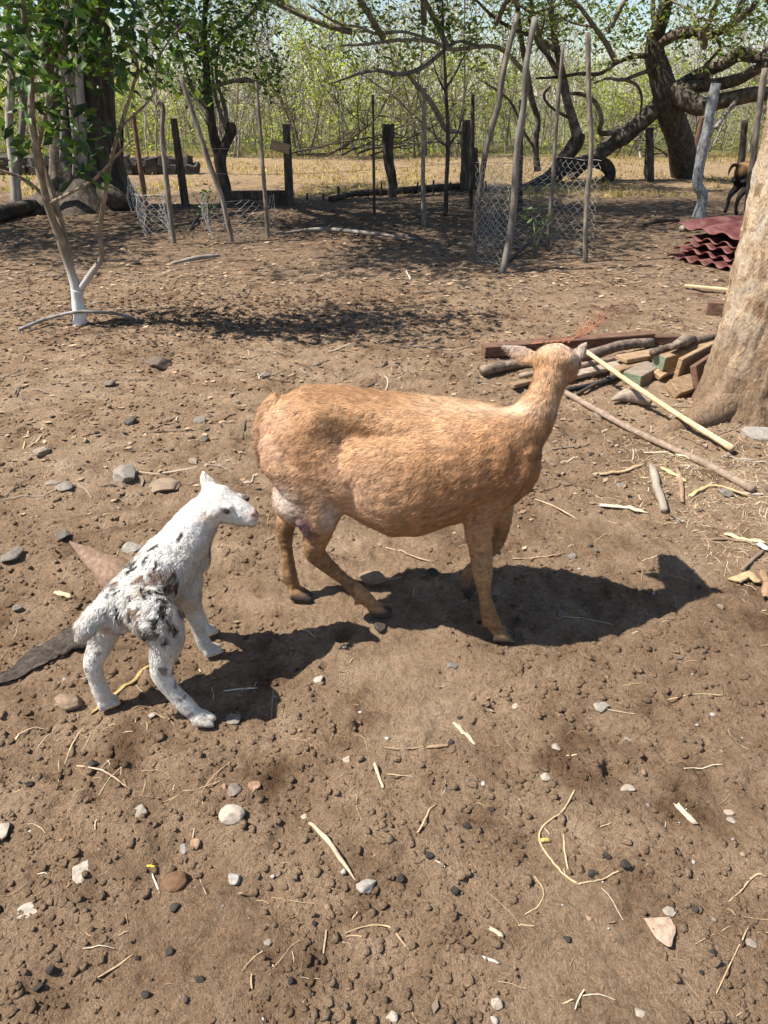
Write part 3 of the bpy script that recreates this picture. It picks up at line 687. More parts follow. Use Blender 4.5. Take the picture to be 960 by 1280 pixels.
# --- the ewe, walking to the right, head turned away
def build_ewe():
    g = Geo()
    lat = lambda x: A([.10, 1, 0]) / 1.005
    secs = [(-.335, .640, .555, .035), (-.320, .672, .505, .070), (-.280, .704, .455, .112), (-.215, .732, .43, .140), (-.14, .735, .40, .160), (-.05, .722, .350, .185),
            (.03, .713, .318, .205), (.11, .707, .325, .205), (.19, .703, .360, .188), (.27, .697, .390, .162), (.33, .690, .405, .138), (.37, .678, .425, .110), (.405, .65, .455, .082), (.428, .61, .50, .048)]
    C, U, Vt, Wd = [], [], [], []
    for x, zt, zb, w in secs:
        yy = 1.835 - .095 * x; zc = zb + (zt - zb) * .50
        C.append([x, yy, zc]); U.append(lat(x) * w); Vt.append([0, 0, zt - zc]); Wd.append([0, 0, zb - zc])
    g.add(*loft(C, U, Vt, Wd, 28, .92))
    # neck and head (facing away, nose down)
    g.add(*tube([(.30, 1.805, .57), (.350, 1.805, .615), (.398, 1.815, .658), (.430, 1.835, .718), (.450, 1.862, .775), (.459, 1.888, .808)], [.105, .090, .064, .046, .045, .050], 18, 16))
    fd = norm([.34, .86, -.50]); hb = A([.460, 1.885, .795]); sd = norm(np.cross(fd, [0, 0, 1])); uh = np.cross(sd, fd)
    hs = [(-.045, .035, .035), (-.02, .058, .048), (.03, .063, .056), (.08, .057, .055), (.13, .043, .046), (.18, .034, .038), (.215, .029, .030), (.235, .015, .016)]
    g.add(*loft([hb + fd * a for a, _, _ in hs], [sd * b for _, b, _ in hs], [uh * c for _, _, c in hs], None, 18))
    g.add(*ellipsoid(hb + A([0, -.012, .012]), [A([.057, 0, 0]), A([0, .05, 0]), A([0, 0, .036])]))
    def ear(b, t, w, nrm_, roll=0):
        b, t = A(b), A(t); d = t - b; n = 7; u = np.linspace(0, 1, n)
        wid = w * A([.55, .9, 1, .95, .75, .45, .12]); s = norm(np.cross(norm(d), nrm_)); nn = norm(np.cross(s, d))
        g.add(*loft([b + d * k + nn * (.010 * math.sin(k * 3)) for k in u], [s * q for q in wid], [nn * .0075 for q in wid], None, 12))
    ear(D(669, 448, 1.92), D(629, 432, 1.955), .026, A([.1, .85, -.5]))
    ear(D(714, 448, 1.885), D(733, 427, 1.845), .024, A([.75, .45, -.5]))
    # tail
    g.add(*tube([(-.28, 1.86, .70), (-.318, 1.862, .672), (-.346, 1.862, .61), (-.347, 1.85, .555), (-.330, 1.835, .50), (-.312, 1.825, .465)], [.028, .022, .0165, .0145, .013, .007], 10, 18))
    # thigh, shoulder, udder
    for ys in (-1, 1):
        th = [(-.195, .045, .665, .10, .03), (-.20, .060, .60, .140, .060), (-.20, .075, .54, .135, .072), (-.190, .084, .48, .108, .068), (-.178, .090, .42, .076, .052), (-.186, .085, .355, .050, .040), (-.20, .08, .29, .034, .030)]
        if ys > 0: th = [(x - .02 - .09 * max(0, .5 - z) * 2, y, z, a, b) for x, y, z, a, b in th]
        g.add(*loft([(x, 1.852 + ys * y, z) for x, y, z, a, b in th], [A([a, 0, .0]) for *_, a, b in th], [A([0, -b, 0]) for *_, a, b in th], None, 20))
        sh = [(.315, .03, .665, .05, .03), (.325, .055, .61, .085, .055), (.315, .075, .54, .088, .060), (.285, .090, .47, .066, .054), (.262, .098, .41, .046, .042), (.262, .104, .35, .036, .033), (.270, .107, .30, .030, .028)]
        if ys > 0: sh = [(x + .07 * max(0, .55 - z) * 3, y, z, a, b) for x, y, z, a, b in sh]
        g.add(*loft([(x, 1.803 + ys * y, z) for x, y, z, a, b in sh], [A([a, 0, .0]) for *_, a, b in sh], [A([0, -b, 0]) for *_, a, b in sh], None, 20))
    g.add(*ellipsoid([-.245, 1.80, .425], [A([.072, 0, 0]), A([0, .068, 0]), A([0, 0, .085])]))
    g.add(*tube([(-.225, 1.745, .385), (-.213, 1.735, .352), (-.208, 1.73, .335)], [.026, .017, .012], 10, 6))
    def hoof(p, d, s=1.):
        d = norm(A([d[0], d[1], 0])); q = A([-d[1], d[0], 0])
        for sg in (-1, 1):
            c = A(p) + q * sg * .0125 * s
            g.add(*loft([c - d * .022 * s + [0, 0, .016], c + d * .004 * s + [0, 0, .015], c + d * .030 * s + [0, 0, .010], c + d * .042 * s + [0, 0, .007]],
                        [q * .013 * s, q * .0135 * s, q * .011 * s, q * .005 * s], [A([0, 0, .022 * s]), A([0, 0, .022 * s]), A([0, 0, .012 * s]), A([0, 0, .005 * s])],
                        [A([0, 0, -.016]), A([0, 0, -.015]), A([0, 0, -.010]), A([0, 0, -.006])], 12))
    def leg(p, r): g.add(*tube(p, r, 14, 26))
    # near fore
    leg([(.275, 1.712, .45), (.262, 1.705, .39), (.268, 1.698, .325), (.278, 1.692, .250), (.292, 1.69, .165), (.313, 1.69, .085), (.335, 1.69, .045), (.345, 1.69, .022)], [.044, .040, .033, .0300, .0190, .0260, .0195, .024])
    hoof((.350, 1.69, .006), (1, -.12, 0), 1.15)
    for c in ((.296, 1.68, .068), (.296, 1.70, .068), (-.085, 1.792, .062), (-.085, 1.812, .062), (-.325, 1.90, .072), (-.322, 1.918, .072)): g.add(*ellipsoid(c, [A([.008, 0, -.004]), A([0, .006, 0]), A([.004, 0, .010])]))
    # far fore: lifted and flexed
    leg([(.32, 1.885, .48), (.345, 1.90, .38), (.356, 1.905, .30), (.350, 1.91, .215), (.315, 1.905, .155), (.275, 1.90, .105), (.262, 1.897, .075)], [.07, .05, .036, .028, .021, .024, .020])
    hoof_c = A([.268, 1.897, .042]); dd = norm([.25, 0, -1.]); qv = A([0, 1., 0]); up2 = np.cross(dd, qv)
    for sg in (-1, 1):
        c = hoof_c + qv * sg * .012
        g.add(*loft([c - dd * .03, c - dd * .005, c + dd * .022, c + dd * .036], [qv * .013, qv * .0135, qv * .010, qv * .004], [up2 * .020, up2 * .021, up2 * .013, up2 * .004], None, 12))
    # near hind: stepping forward under the belly
    leg([(-.180, 1.76, .46), (-.175, 1.755, .41), (-.184, 1.762, .345), (-.203, 1.775, .270), (-.186, 1.785, .225), (-.125, 1.793, .155), (-.067, 1.80, .085), (-.040, 1.803, .05), (-.025, 1.806, .026)], [.06, .056, .040, .033, .027, .0185, .0255, .0200, .024])
    g.add(*ellipsoid([-.215, 1.777, .272], [A([.018, 0, .006]), A([0, .016, 0]), A([-.01, 0, .028])]))
    hoof((-.018, 1.808, .004), (1, .05, 0), 1.15)
    # far hind: standing
    leg([(-.22, 1.94, .50), (-.225, 1.945, .42), (-.275, 1.94, .325), (-.308, 1.93, .255), (-.308, 1.92, .18), (-.302, 1.908, .09), (-.290, 1.90, .045), (-.283, 1.898, .024)], [.09, .07, .040, .032, .0195, .0255, .0195, .024])
    g.add(*ellipsoid([-.322, 1.932, .26], [A([.016, 0, 0]), A([0, .015, 0]), A([0, 0, .026])]))
    hoof((-.276, 1.895, .004), (1, -.1, 0), 1.15)
    v, t = remesh(g, .0050, 10); n = vnormals(v, t)
    for c, r, a in (((-.178, 1.748, .678), (.042, .05, .042), .030), ((-.105, 1.715, .648), (.045, .06, .050), -.032), ((-.045, 1.71, .660), (.07, .06, .032), -.037), ((.03, 1.71, .662), (.07, .05, .022), -.014), ((-.05, 1.765, .705), (.12, .028, .03), .008),
                    ((-.115, 1.69, .605), (.028, .05, .05), -.016), ((-.30, 1.80, .66), (.03, .03, .03), .010), ((.02, 1.70, .52), (.14, .08, .12), .008),
                    ((-.105, 1.69, .435), (.030, .05, .06), -.014), ((.235, 1.68, .44), (.02, .05, .06), -.012), ((.36, 1.69, .60), (.04, .05, .06), -.008), ((-.255, 1.74, .56), (.02, .05, .10), -.006), ((-.318, 1.82, .575), (.014, .05, .09), -.014), ((-.085, 1.675, .50), (.022, .06, .09), -.010), ((-.235, 1.77, .63), (.05, .04, .05), .008), ((.275, 1.69, .58), (.02, .06, .08), -.007)):
        v = push(v, n, c, r, a)
    for k in range(5):                     # faint ribs
        v = push(v, n, (.06 + .045 * k, 1.655, .55), (.012, .10, .09), .0022)
    v = v + n * (.006 * (fbm(v * 22, 3, 5) - .5) + .0035 * (fbm(v * A([55, 70, 90]), 2, 15) - .5))[:, None]
    n = vnormals(v, t)
    def coat(p, nn=None):
        c = np.tile(A([.375, .212, .105]), (len(p), 1))
        c = mixv(c, (.27, .142, .066), fbm(p * 6, 3, 3) * 2.2 - .75)
        c = mixv(c, (.46, .30, .185), fbm(p * 4.5 + 3, 3, 13) * 2.2 - 1.0)
        c = mixv(c, (.54, .335, .215), spots(p, (-.08, 1.66, .50), (.11, .14, .10)) * .9)        # thin pinkish flank
        c = mixv(c, (.56, .35, .24), spots(p, (-.30, 1.80, .60), (.07, .1, .09)) * .7)
        c = mixv(c, (.36, .165, .065), spots(p, (.26, 1.70, .58), (.16, .1, .13)) * .65)           # browner shoulder
        c = mixv(c, (.60, .42, .28), spots(p, (.33, 1.80, .70), (.16, .035, .02)) * .9)             # pale withers ridge
        c = mixv(c, (.66, .46, .32), spots(p, (.46, 1.89, .85), (.05, .06, .025)))                   # pale poll
        c = mixv(c, (.62, .47, .38), np.clip((.36 - p[:, 2]) * 14, 0, 1) * (p[:, 2] > .27) * (p[:, 0] > -.12) * (p[:, 0] < .2) * .35)
        c = mixv(c, (.225, .130, .062), np.clip((.34 - p[:, 2]) * 12, 0, 1) * ((np.abs(p[:, 1] - 1.83) > .0) & ((p[:, 0] < -.09) | (p[:, 0] > .22))))     # legs
        c = mixv(c, (.40, .27, .14), spots(p, (.28, 1.69, .24), (.05, .05, .06)) * .6)
        c = mixv(c, (.60, .49, .42), spots(p, (-.262, 1.765, .445), (.050, .06, .06)) * 1.3)          # udder
        c = mixv(c, (.10, .055, .065), spots(p, (-.222, 1.735, .372), (.030, .04, .036)) * 1.4)     # teat
        c = mixv(c, (.55, .48, .42), spots(p, (-.14, 1.68, .40), (.03, .06, .05)) * .9)              # pale inside the flank
        c = mixv(c, (.40, .34, .30), spots(p, (.345, 1.95, .825), (.07, .06, .03)) * .8 + spots(p, (.525, 1.85, .83), (.035, .06, .05)) * .9)
        gr = fbm(p * A([110, 110, 190]), 2, 71); gr2 = fbm(p * A([45, 45, 80]), 2, 73)
        c = c * np.clip(.22 + 1.05 * gr + .52 * gr2, .45, 1.6)[:, None]
        c = mixv(c, (.055, .042, .034), np.clip((.040 - p[:, 2]) * 80, 0, 1))                          # hooves
        c = mixv(c, (.055, .042, .034), spots(p, (.272, 1.897, .035), (.045, .045, .035)) * 1.6)
        c = mixv(c, (.13, .065, .032), spots(p, (-.338, 1.845, .53), (.022, .035, .075)) * 1.1)
        return c
    hoofy = np.clip((.052 - v[:, 2]) * 60, 0, 1) + spots(v, (.272, 1.897, .04), (.045, .045, .04)) * 1.5
    ew = empty('ewe', (0, 1.83, 0), 'tan short-haired ewe walking, head turned away, udder showing', 'sheep')
    body = part('body', v, t, M['hide'], ew, coat(v))
    mask = np.clip(1 - hoofy, 0, 1) * (1 - np.clip(spots(v, (-.25, 1.77, .41), (.05, .06, .07)) * 1.4, 0, .97))
    def flow(p):
        d = np.tile(A([-1., 0, -.55]), (len(p), 1)); lg = np.clip((.40 - p[:, 2]) * 8, 0, 1)[:, None]
        nk = np.clip((p[:, 0] - .33) * 8, 0, 1)[:, None] * np.clip((p[:, 2] - .6) * 8, 0, 1)[:, None]
        d = d * (1 - lg) + A([-.15, 0, -1.]) * lg; return d * (1 - nk) + A([-.3, -.3, -1.]) * nk
    ln = lambda p: .0065 + .0085 * np.clip((p[:, 2] - .3) * 4, 0, 1) * (1 - .5 * np.clip((p[:, 2] - .68) * 10, 0, 1))
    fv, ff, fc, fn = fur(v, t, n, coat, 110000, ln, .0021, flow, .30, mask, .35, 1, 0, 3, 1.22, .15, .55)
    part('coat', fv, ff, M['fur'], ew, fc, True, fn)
    for s_ in (-1, 1):
        c = hb + fd * .075 + sd * s_ * .050 + uh * .016; vv, f_ = ICO2
        part('eye', vv * .013 + c, f_, M['eye'], ew, (.03, .02, .012))
build_ewe()

# --- the lamb, seen from behind its right hind leg
def build_lamb():
    g = Geo()
    hd = norm([.50, .86, 0]); lt = A([-hd[1], hd[0], 0]); up = A([0, 0, 1.])
    cen = [(-.690, 1.405, .290), (-.680, 1.420, .294), (-.655, 1.450, .300), (-.625, 1.495, .315), (-.595, 1.540, .334), (-.562, 1.585, .352), (-.535, 1.622, .358), (-.512, 1.652, .345), (-.50, 1.672, .33)]
    wd = [.030, .052, .070, .072, .073, .072, .066, .052, .026]; hu = [.032, .050, .062, .068, .074, .082, .082, .068, .035]; hl = [.03, .045, .060, .070, .078, .084, .084, .066, .033]
    g.add(*loft(cen, [lt * w for w in wd], [up * h for h in hu], [up * -h for h in hl], 24))
    g.add(*tube([(-.545, 1.60, .37), (-.515, 1.635, .41), (-.487, 1.662, .445), (-.468, 1.683, .462)], [.072, .062, .052, .044], 16, 12))
    hb = D(277, 630, 1.685); nz = D(319, 643, 1.655); f = norm(nz - hb); sd = norm(np.cross(f, up)); uh = np.cross(sd, f); L = np.linalg.norm(nz - hb)
    hs = [(-.62, .022, .024), (-.52, .036, .040), (-.25, .047, .052), (.05, .047, .052), (.3, .039, .044), (.55, .031, .039), (.78, .026, .032), (.95, .0225, .026), (1.07, .014, .016)]
    g.add(*loft([hb + f * a * L - uh * .014 * max(0, a) for a, _, _ in hs], [sd * b for _, b, _ in hs], [uh * c for _, _, c in hs], None, 18))
    for s_ in (-1, 1):
        g.add(*ellipsoid(hb + f * .34 * L + sd * s_ * .032 + uh * .018, [f * .015, sd * .011, uh * .010]))
    def ear(b, t, w, nrm_, bend):
        b, t = A(b), A(t); d = t - b; u = np.linspace(0, 1, 7); wid = w * A([.5, .85, 1, .95, .8, .5, .15]); s = norm(np.cross(norm(d), nrm_)); nn = norm(np.cross(s, d))
        g.add(*loft([b + d * k + nn * (bend * math.sin(k * 3)) for k in u], [s * q for q in wid], [nn * .0055 for q in wid], None, 12))
    ear(D(266, 618, 1.715), D(253, 588, 1.735), .024, A([.2, -1., .2]), .006)
    ear(D(276, 632, 1.645), D(257, 649, 1.605), .020, A([.5, -.6, .6]), .008)
    def leg(p, r): g.add(*tube(p, r, 14, 24))
    def hoof(p, d, s=.62):
        d = norm(A([d[0], d[1], 0])); q = A([-d[1], d[0], 0]); p = A(p)
        for sg in (-1, 1):
            c = p + q * sg * .0135 * s
            g.add(*loft([c - d * .024 * s + [0, 0, .014], c + d * .004 * s + [0, 0, .013], c + d * .030 * s + [0, 0, .009], c + d * .042 * s + [0, 0, .006]],
                        [q * .015 * s, q * .0155 * s, q * .012 * s, q * .006 * s], [up * .024 * s, up * .024 * s, up * .014 * s, up * .006 * s], [up * -.013, up * -.012, up * -.008, up * -.005], 12))
    # right hind, stretched towards the camera
    leg([(-.600, 1.445, .310), (-.560, 1.415, .290), (-.540, 1.400, .245), (-.553, 1.380, .190), (-.556, 1.370, .150), (-.535, 1.363, .105), (-.506, 1.358, .062), (-.485, 1.355, .034), (-.478, 1.354, .024)], [.058, .058, .046, .031, .0265, .0205, .0225, .0190, .021])
    hoof((-.470, 1.353, .006), (1, -.1, 0), .85)
    # left hind
    leg([(-.690, 1.46, .28), (-.715, 1.455, .235), (-.728, 1.44, .19), (-.747, 1.42, .150), (-.748, 1.415, .10), (-.742, 1.412, .055), (-.742, 1.412, .028)], [.054, .045, .032, .0255, .0205, .0225, .020])
    hoof((-.738, 1.412, .006), (.7, .4, 0), .85)
    # right fore
    leg([(-.535, 1.600, .315), (-.533, 1.592, .245), (-.531, 1.602, .195), (-.527, 1.607, .150), (-.524, 1.612, .095), (-.518, 1.617, .050), (-.512, 1.620, .026)], [.050, .038, .027, .0240, .0175, .0205, .020])
    hoof((-.505, 1.622, .006), (.8, .4, 0), .85)
    # left fore, just beyond the right one
    leg([(-.565, 1.645, .31), (-.562, 1.66, .245), (-.556, 1.685, .17), (-.550, 1.70, .10), (-.545, 1.705, .05), (-.543, 1.707, .026)], [.05, .038, .025, .020, .0215, .021])
    hoof((-.536, 1.709, .006), (.8, .5, 0), .85)
    # tail: short and woolly
    g.add(*tube([(-.678, 1.42, .320), (-.705, 1.39, .312), (-.722, 1.368, .298), (-.730, 1.36, .278)], [.024, .026, .025, .014], 12, 10))
    v, t = remesh(g, .0046, 4); n = vnormals(v, t)
    v = v + n * (.005 * (fbm(v * 40, 3, 5) - .5) * np.clip((v[:, 2] - .12) * 8, .2, 1))[:, None]
    for s_ in (-1, 1): v = push(v, n, hb + f * .36 * L + sd * s_ * .044 + uh * .010, (.010, .010, .009), -.008)
    v = push(v, n, hb + f * .98 * L - uh * .016, (.02, .02, .004), -.004)
    n = vnormals(v, t)
    streaks = []; rs = np.random.default_rng(12); sel = np.where((spots(v, (-.605, 1.475, .36), (.095, .12, .085)) + spots(v, (-.560, 1.405, .300), (.05, .05, .055)) > .42) & (n[:, 1] * -.6 + n[:, 0] * .5 + n[:, 2] * .5 > .05))[0]
    for q in range(64):
        i = rs.choice(sel); d_ = norm(-hd * .5 + A([0, 0, -.8]) + rs.normal(size=3) * .35); d_ = norm(d_ - n[i] * (d_ @ n[i])); streaks.append((v[i], d_, .006 + .013 * rs.random(), .0022 + .0026 * rs.random()))
    for px, py, yy in ((207, 781, 1.385), (214, 787, 1.385), (196, 776, 1.39), (203, 766, 1.39), (165, 712, 1.50), (196, 692, 1.56), (201, 735, 1.45), (228, 678, 1.60), (187, 786, 1.39)):
        c_ = D(px, py, yy); i = np.argmin(((v - c_) ** 2).sum(1)); d_ = norm(A([-.25, -.1, -.9]) - n[i] * (A([-.25, -.1, -.9]) @ n[i])); streaks.append((v[i], d_, .016, .0058))
    def coat(p, nn=None):
        c = np.tile(A([.62, .59, .545]), (len(p), 1))
        c = mixv(c, (.70, .60, .47), fbm(p * 18, 2, 8) * 1.5 - .70)
        back = spots(p, (-.615, 1.48, .36), (.10, .12, .10)) + spots(p, (-.565, 1.42, .31), (.055, .055, .075)) * 1.15
        q_ = np.stack([(p * hd).sum(1) * 26 + p[:, 2] * 22, (p * lt).sum(1) * 62, p[:, 2] * 62 - (p * hd).sum(1) * 40], -1); k = fbm(q_, 2, 17); k2 = fbm(p * 16, 2, 27)
        c = c * np.clip(.72 + .36 * fbm(p * A([90, 90, 140]), 2, 31) + .2 * k, .7, 1.15)[:, None]
        w = np.zeros(len(p))
        for sc_, sd_, sl_, sw_ in streaks:
            m = np.abs(p - sc_).max(1) < .07
            if m.any(): dq = p[m] - sc_; al = dq @ sd_; pe = np.linalg.norm(dq - al[:, None] * sd_, axis=1) + .004 * (k[m] - .5); w[m] = np.maximum(w[m], np.exp(-((al / sl_) ** 4 + (pe / sw_) ** 4)) * 1.25)
        c = mixv(c, (.022, .015, .012), w)
        c = mixv(c, (.20, .115, .07), np.clip((fbm(p * 30, 2, 57) - .62) * 30, 0, 1) * np.clip(back * 1.5 - .3, 0, 1) * .8)
        c = mixv(c, (.03, .024, .02), spots(p, (-.528, 1.372, .268), (.013, .02, .016)) * 1.5 + spots(p, (-.56, 1.375, .292), (.02, .03, .014)) * 1.3)
        lw = np.clip((fbm(p * 42, 2, 67) - .66) * 16, 0, 1) * (p[:, 2] < .20) * (p[:, 1] < 1.5); c = mixv(c, (.16, .12, .10), lw * .8)
        c = mixv(c, (.55, .45, .34), np.clip((.045 - p[:, 2]) * 30, 0, 1) * .8)
        c = mixv(c, (.48, .38, .28), np.clip((.022 - p[:, 2]) * 60, 0, 1))
        c = mixv(c, (.62, .34, .28), spots(p, nz, (.018, .02, .014)) * 1.1)
        for s2 in (-1, 1): c = mixv(c, (.10, .055, .05), spots(p, nz + sd * s2 * .010 + uh * .003, (.006, .006, .004)) * 1.3)
        c = mixv(c, (.22, .10, .08), spots(p, nz - uh * .015 - f * .008, (.016, .014, .003)) * .8)
        for s2 in (-1, 1): c = mixv(c, (.50, .33, .30), spots(p, hb + f * .36 * L + sd * s2 * .038 + uh * .010, (.014, .012, .010)) * .9)
        c = mixv(c, (.72, .50, .42), spots(p, D(258, 648, 1.608), (.014, .016, .016)) * .8)
        c = mixv(c, (.66, .42, .34), spots(p, (-.672, 1.405, .275), (.022, .022, .016)) * .9)
        return c
    lm = empty('lamb', (-.6, 1.5, 0), 'small white lamb with black-flecked back and haunch standing behind the ewe', 'sheep')
    part('body', v, t, M['hide'], lm, coat(v))
    mask = np.clip((v[:, 2] - .022) * 60, 0, 1) * (1 - np.clip(spots(v, nz, (.03, .03, .025)) * 1.5, 0, 1))
    for s_ in (-1, 1): mask = mask * (1 - np.clip(spots(v, hb + f * .36 * L + sd * s_ * .038 + uh * .010, (.012, .012, .010)) * 1.5, 0, 1))
    def flow(p):
        d = np.tile(-hd + A([0, 0, -.8]), (len(p), 1)); lg = np.clip((.24 - p[:, 2]) * 10, 0, 1)[:, None]; return d * (1 - lg) + A([0, 0, -1.]) * lg
    def ln(p):
        w = np.clip((p[:, 2] - .16) * 8, 0, 1) * np.clip((.44 - p[:, 2]) * 14, .0, 1)
        return .004 + .008 * w
    fv, ff, fc, fn = fur(v, t, n, coat, 80000, ln, .0018, flow, .36, mask, .4, 2, .2, 5, 1.03, .9, .9)
    part('wool', fv, ff, M['fur'], lm, fc, True, fn)
    for s_ in (-1, 1):
        vv, f_ = ICO2
        part('eye', vv * .0075 + hb + f * .36 * L + sd * s_ * .0365 + uh * .009, f_, M['eye'], lm, (.02, .012, .01))
build_lamb()

# --- the black-bellied sheep half hidden behind the peeling tree
def build_far_sheep():
    g = Geo(); o = A([5.30, 11.25, 0.]); hd = norm([1, .25, 0]); lt = A([-hd[1], hd[0], 0]); up = A([0, 0, 1.])
    L = lambda a, b, c: o + hd * a + lt * b + up * c
    s = [(-.36, .63, .53, .04), (-.32, .68, .46, .10), (-.2, .71, .40, .15), (0, .70, .36, .18), (.18, .70, .38, .17), (.30, .69, .42, .13), (.40, .65, .46, .08)]
    g.add(*loft([L(a, 0, (b + c) / 2) for a, b, c, w in s], [lt * w for *_, w in s], [up * (b - c) / 2 for a, b, c, w in s], None, 18))
    g.add(*tube([L(.3, 0, .58), L(.42, 0, .70), L(.50, 0, .86)], [.11, .08, .06], 12, 8))
    g.add(*loft([L(.47, 0, .88), L(.52, 0, .89), L(.60, 0, .85), L(.69, 0, .78), L(.71, 0, .76)], [lt * q for q in (.03, .06, .05, .035, .015)], [up * q for q in (.03, .06, .05, .035, .015)], None, 12))
    for q in (-1, 1):
        g.add(*tube([L(.51, q * .05, .90), L(.50, q * .10, .90), L(.49, q * .15, .87)], [.02, .025, .006], 8, 6, flat=.5))
        g.add(*tube([L(-.24, q * .09, .50), L(-.19, q * .10, .40), L(-.30, q * .10, .25), L(-.31, q * .10, .10), L(-.30 - .03 * q, q * .10, .02)], [.10, .07, .034, .024, .03], 10, 16))
        g.add(*tube([L(.27, q * .09, .48), L(.26, q * .09, .36), L(.27, q * .09, .22), L(.27 + .04 * q, q * .09, .02)], [.07, .045, .03, .028], 10, 14))
    g.add(*tube([L(-.33, 0, .64), L(-.42, 0, .66), L(-.47, 0, .60), L(-.48, 0, .50)], [.03, .026, .022, .010], 8, 12))
    v, t = remesh(g, .014, 4)
    h = (v - o) @ hd; c = np.tile(A([.30, .155, .07]), (len(v), 1))
    dark = np.clip((.62 - v[:, 2]) * 9, 0, 1); dark = np.maximum(dark, np.clip((-.33 - h) * 20, 0, 1) * .9)
    c = mixv(c, (.018, .014, .012), dark); c = mixv(c, (.45, .40, .35), np.clip((-.455 - h) * 30, 0, 1) * (v[:, 2] < .54))
    e = empty('sheep', (o[0], o[1], 0), 'black-bellied brown sheep half hidden behind the peeling tree trunk', 'sheep')
    part('body', v, t, M['hide'], e, c)
    for q in (-1, 1): part('eye', ICO1[0] * .014 + L(.565, q * .05, .885), ICO1[1], M['eye'], e, (.02, .015, .01))
build_far_sheep()

# ------------------------------------------------------------------ the wood pile and the sticks by the tree
def on(px, py, z=0.): c = G(px, py, z); c[2] = z; return c
def timber(name, a, b, w, h, mat, label, cat, roll=0., end=None, bev=.004):
    v, f = beam(a, b, w, h, bev, roll); o = solid(name, v, f, mat, label, cat, None, None, None, False)
    d = norm(A(b) - A(a))
    o.data.transform(Matrix.Identity(4))
    if end:                                              # a painted end face
        s = norm(np.cross(A([0, 0, 1.]), d)); u = np.cross(d, s); s2 = s * math.cos(roll) + u * math.sin(roll); u2 = -s * math.sin(roll) + u * math.cos(roll)
        v, f = box(A(a) - d * .0025, [d * .003, s2 * (w / 2 - .003), u2 * (h / 2 - .003)], .001); part('painted_end', v, f, M[end], o, None, False)
    return o
def log(name, pts, r, mat, label, cat, seg=9, n=18, bump_=.12, bs=9., group=None):
    v, f = tube(pts, r, seg, n, bump_, bs, int(abs(pts[0][0]) * 97)); return solid(name, v, f, mat, label, cat, group)
timber('timber_beam', on(604, 438, .05), on(815, 421, .06), .07, .07, M['old_timber'], 'long dark reddish squared beam at the back of the wood pile', 'beam', .1)
timber('timber_beam', on(812, 424, .03), on(850, 423, .03), .08, .05, M['old_timber'], 'short dark beam butting the long dark squared beam', 'beam')
log('log', [on(603, 463, .035), on(640, 456, .035), on(690, 450, .05), on(735, 444, .075), on(775, 432, .07), on(815, 428, .05)], [.030, .032, .034, .036, .034, .030], M['grey_log'], 'long brown crooked log with bark on the wood pile', 'log')
log('pole', [on(650, 470, .05), on(735, 455, .07), on(822, 437, .075)], [.016, .017, .014], M['grey_pole'], 'straight grey round pole lying along the crooked log', 'pole')
timber('board', on(690, 476, .035), on(812, 446, .06), .05, .03, M['grey_timber'], 'narrow weathered grey board in the wood pile', 'board', .3)
timber('board', on(776, 449, .10), on(830, 440, .10), .10, .028, M['tan_timber'], 'short light tan board laid on top of the pile', 'board')
timber('timber_block', on(664, 452, .03), on(690, 448, .03), .06, .05, M['tan_timber'], 'small yellowish wood block beside the ewe head', 'block')
timber('timber_beam', on(824, 452, .12), on(912, 424, .15), .085, .085, M['tan_timber'], 'thick squared beam with a green painted end leaning to the tree', 'beam', .12, 'green_paint')
timber('timber_block', on(790, 474, .045), on(815, 461, .05), .115, .07, M['grey_timber'], 'short grey block with a green painted end under the pile', 'block', 0., 'green_paint')
timber('timber_block', on(768, 466, .05), on(806, 455, .06), .07, .05, M['tan_timber'], 'light tan offcut block behind the short grey block', 'block')
timber('board', on(846, 466, .10), on(902, 436, .12), .028, .17, M['tan_timber'], 'light brown plank set on its edge beside the tree', 'board', .1)
timber('board', on(868, 472, .11), on(912, 442, .13), .035, .13, M['old_timber'], 'darker brown plank leaning on the tree foot', 'board', -.35)
timber('timber_block', on(840, 487, .04), on(868, 478, .05), .10, .055, M['tan_timber'], 'tilted tan offcut at the foot of the edge-set plank', 'block', .6)
timber('board', on(820, 470, .05), on(850, 452, .09), .06, .03, M['tan_timber'], 'small reddish board propped under the green-ended beam', 'board', .4)
timber('board', on(640, 482, .02), on(690, 470, .025), .045, .025, M['tan_timber'], 'yellowish board end showing below the ewe head', 'board')
log('branch', [on(815, 441, .17), on(850, 431, .18), on(880, 424, .19), on(912, 416, .19)], [.022, .026, .02, .018], M['grey_log'], 'short grey branch lying on the green-ended beam', 'branch')
log('bark_slab', [on(838, 434, .2), on(856, 426, .215), on(868, 422, .21)], [.016, .035, .012], M['grey_log'], 'curled slab of brown bark on top of the pile', 'bark')
log('branch', [on(765, 500, .03), on(785, 494, .045), on(815, 502, .025)], [.008, .04, .022], M['grey_timber'], 'pointed grey half log half sunk before the pile', 'log', bump_=.08)
log('branch', [on(722, 492, .012), on(755, 475, .03), on(800, 458, .05)], [.010, .011, .008], M['dark_log'], 'thin dark stick leaning from the ground onto the pile', 'branch')
v, f = tube([on(705, 488, .012), on(735, 482, .018), on(760, 476, .03), on(785, 466, .03)], .013, 8, 20); solid('hose_piece', v, f, M['pipe'], 'short black hose piece beside the wood pile', 'hose')
log('pale_pole', [on(728, 436, .16), on(790, 480, .12), on(850, 520, .075), on(916, 561, .035)], [.0135, .014, .0145, .0155], M['pale_stick'], 'long pale peeled stick slanting from the pile to the tree foot', 'stick', bump_=.22, n=44, bs=14.)
log('pole', [on(706, 490, .02), on(790, 537, .022), on(870, 574, .022), on(942, 612, .022)], [.0155, .016, .0165, .0175], M['grey_pole'], 'long smooth grey-brown pole lying on the straw', 'pole', bump_=.04, n=30)
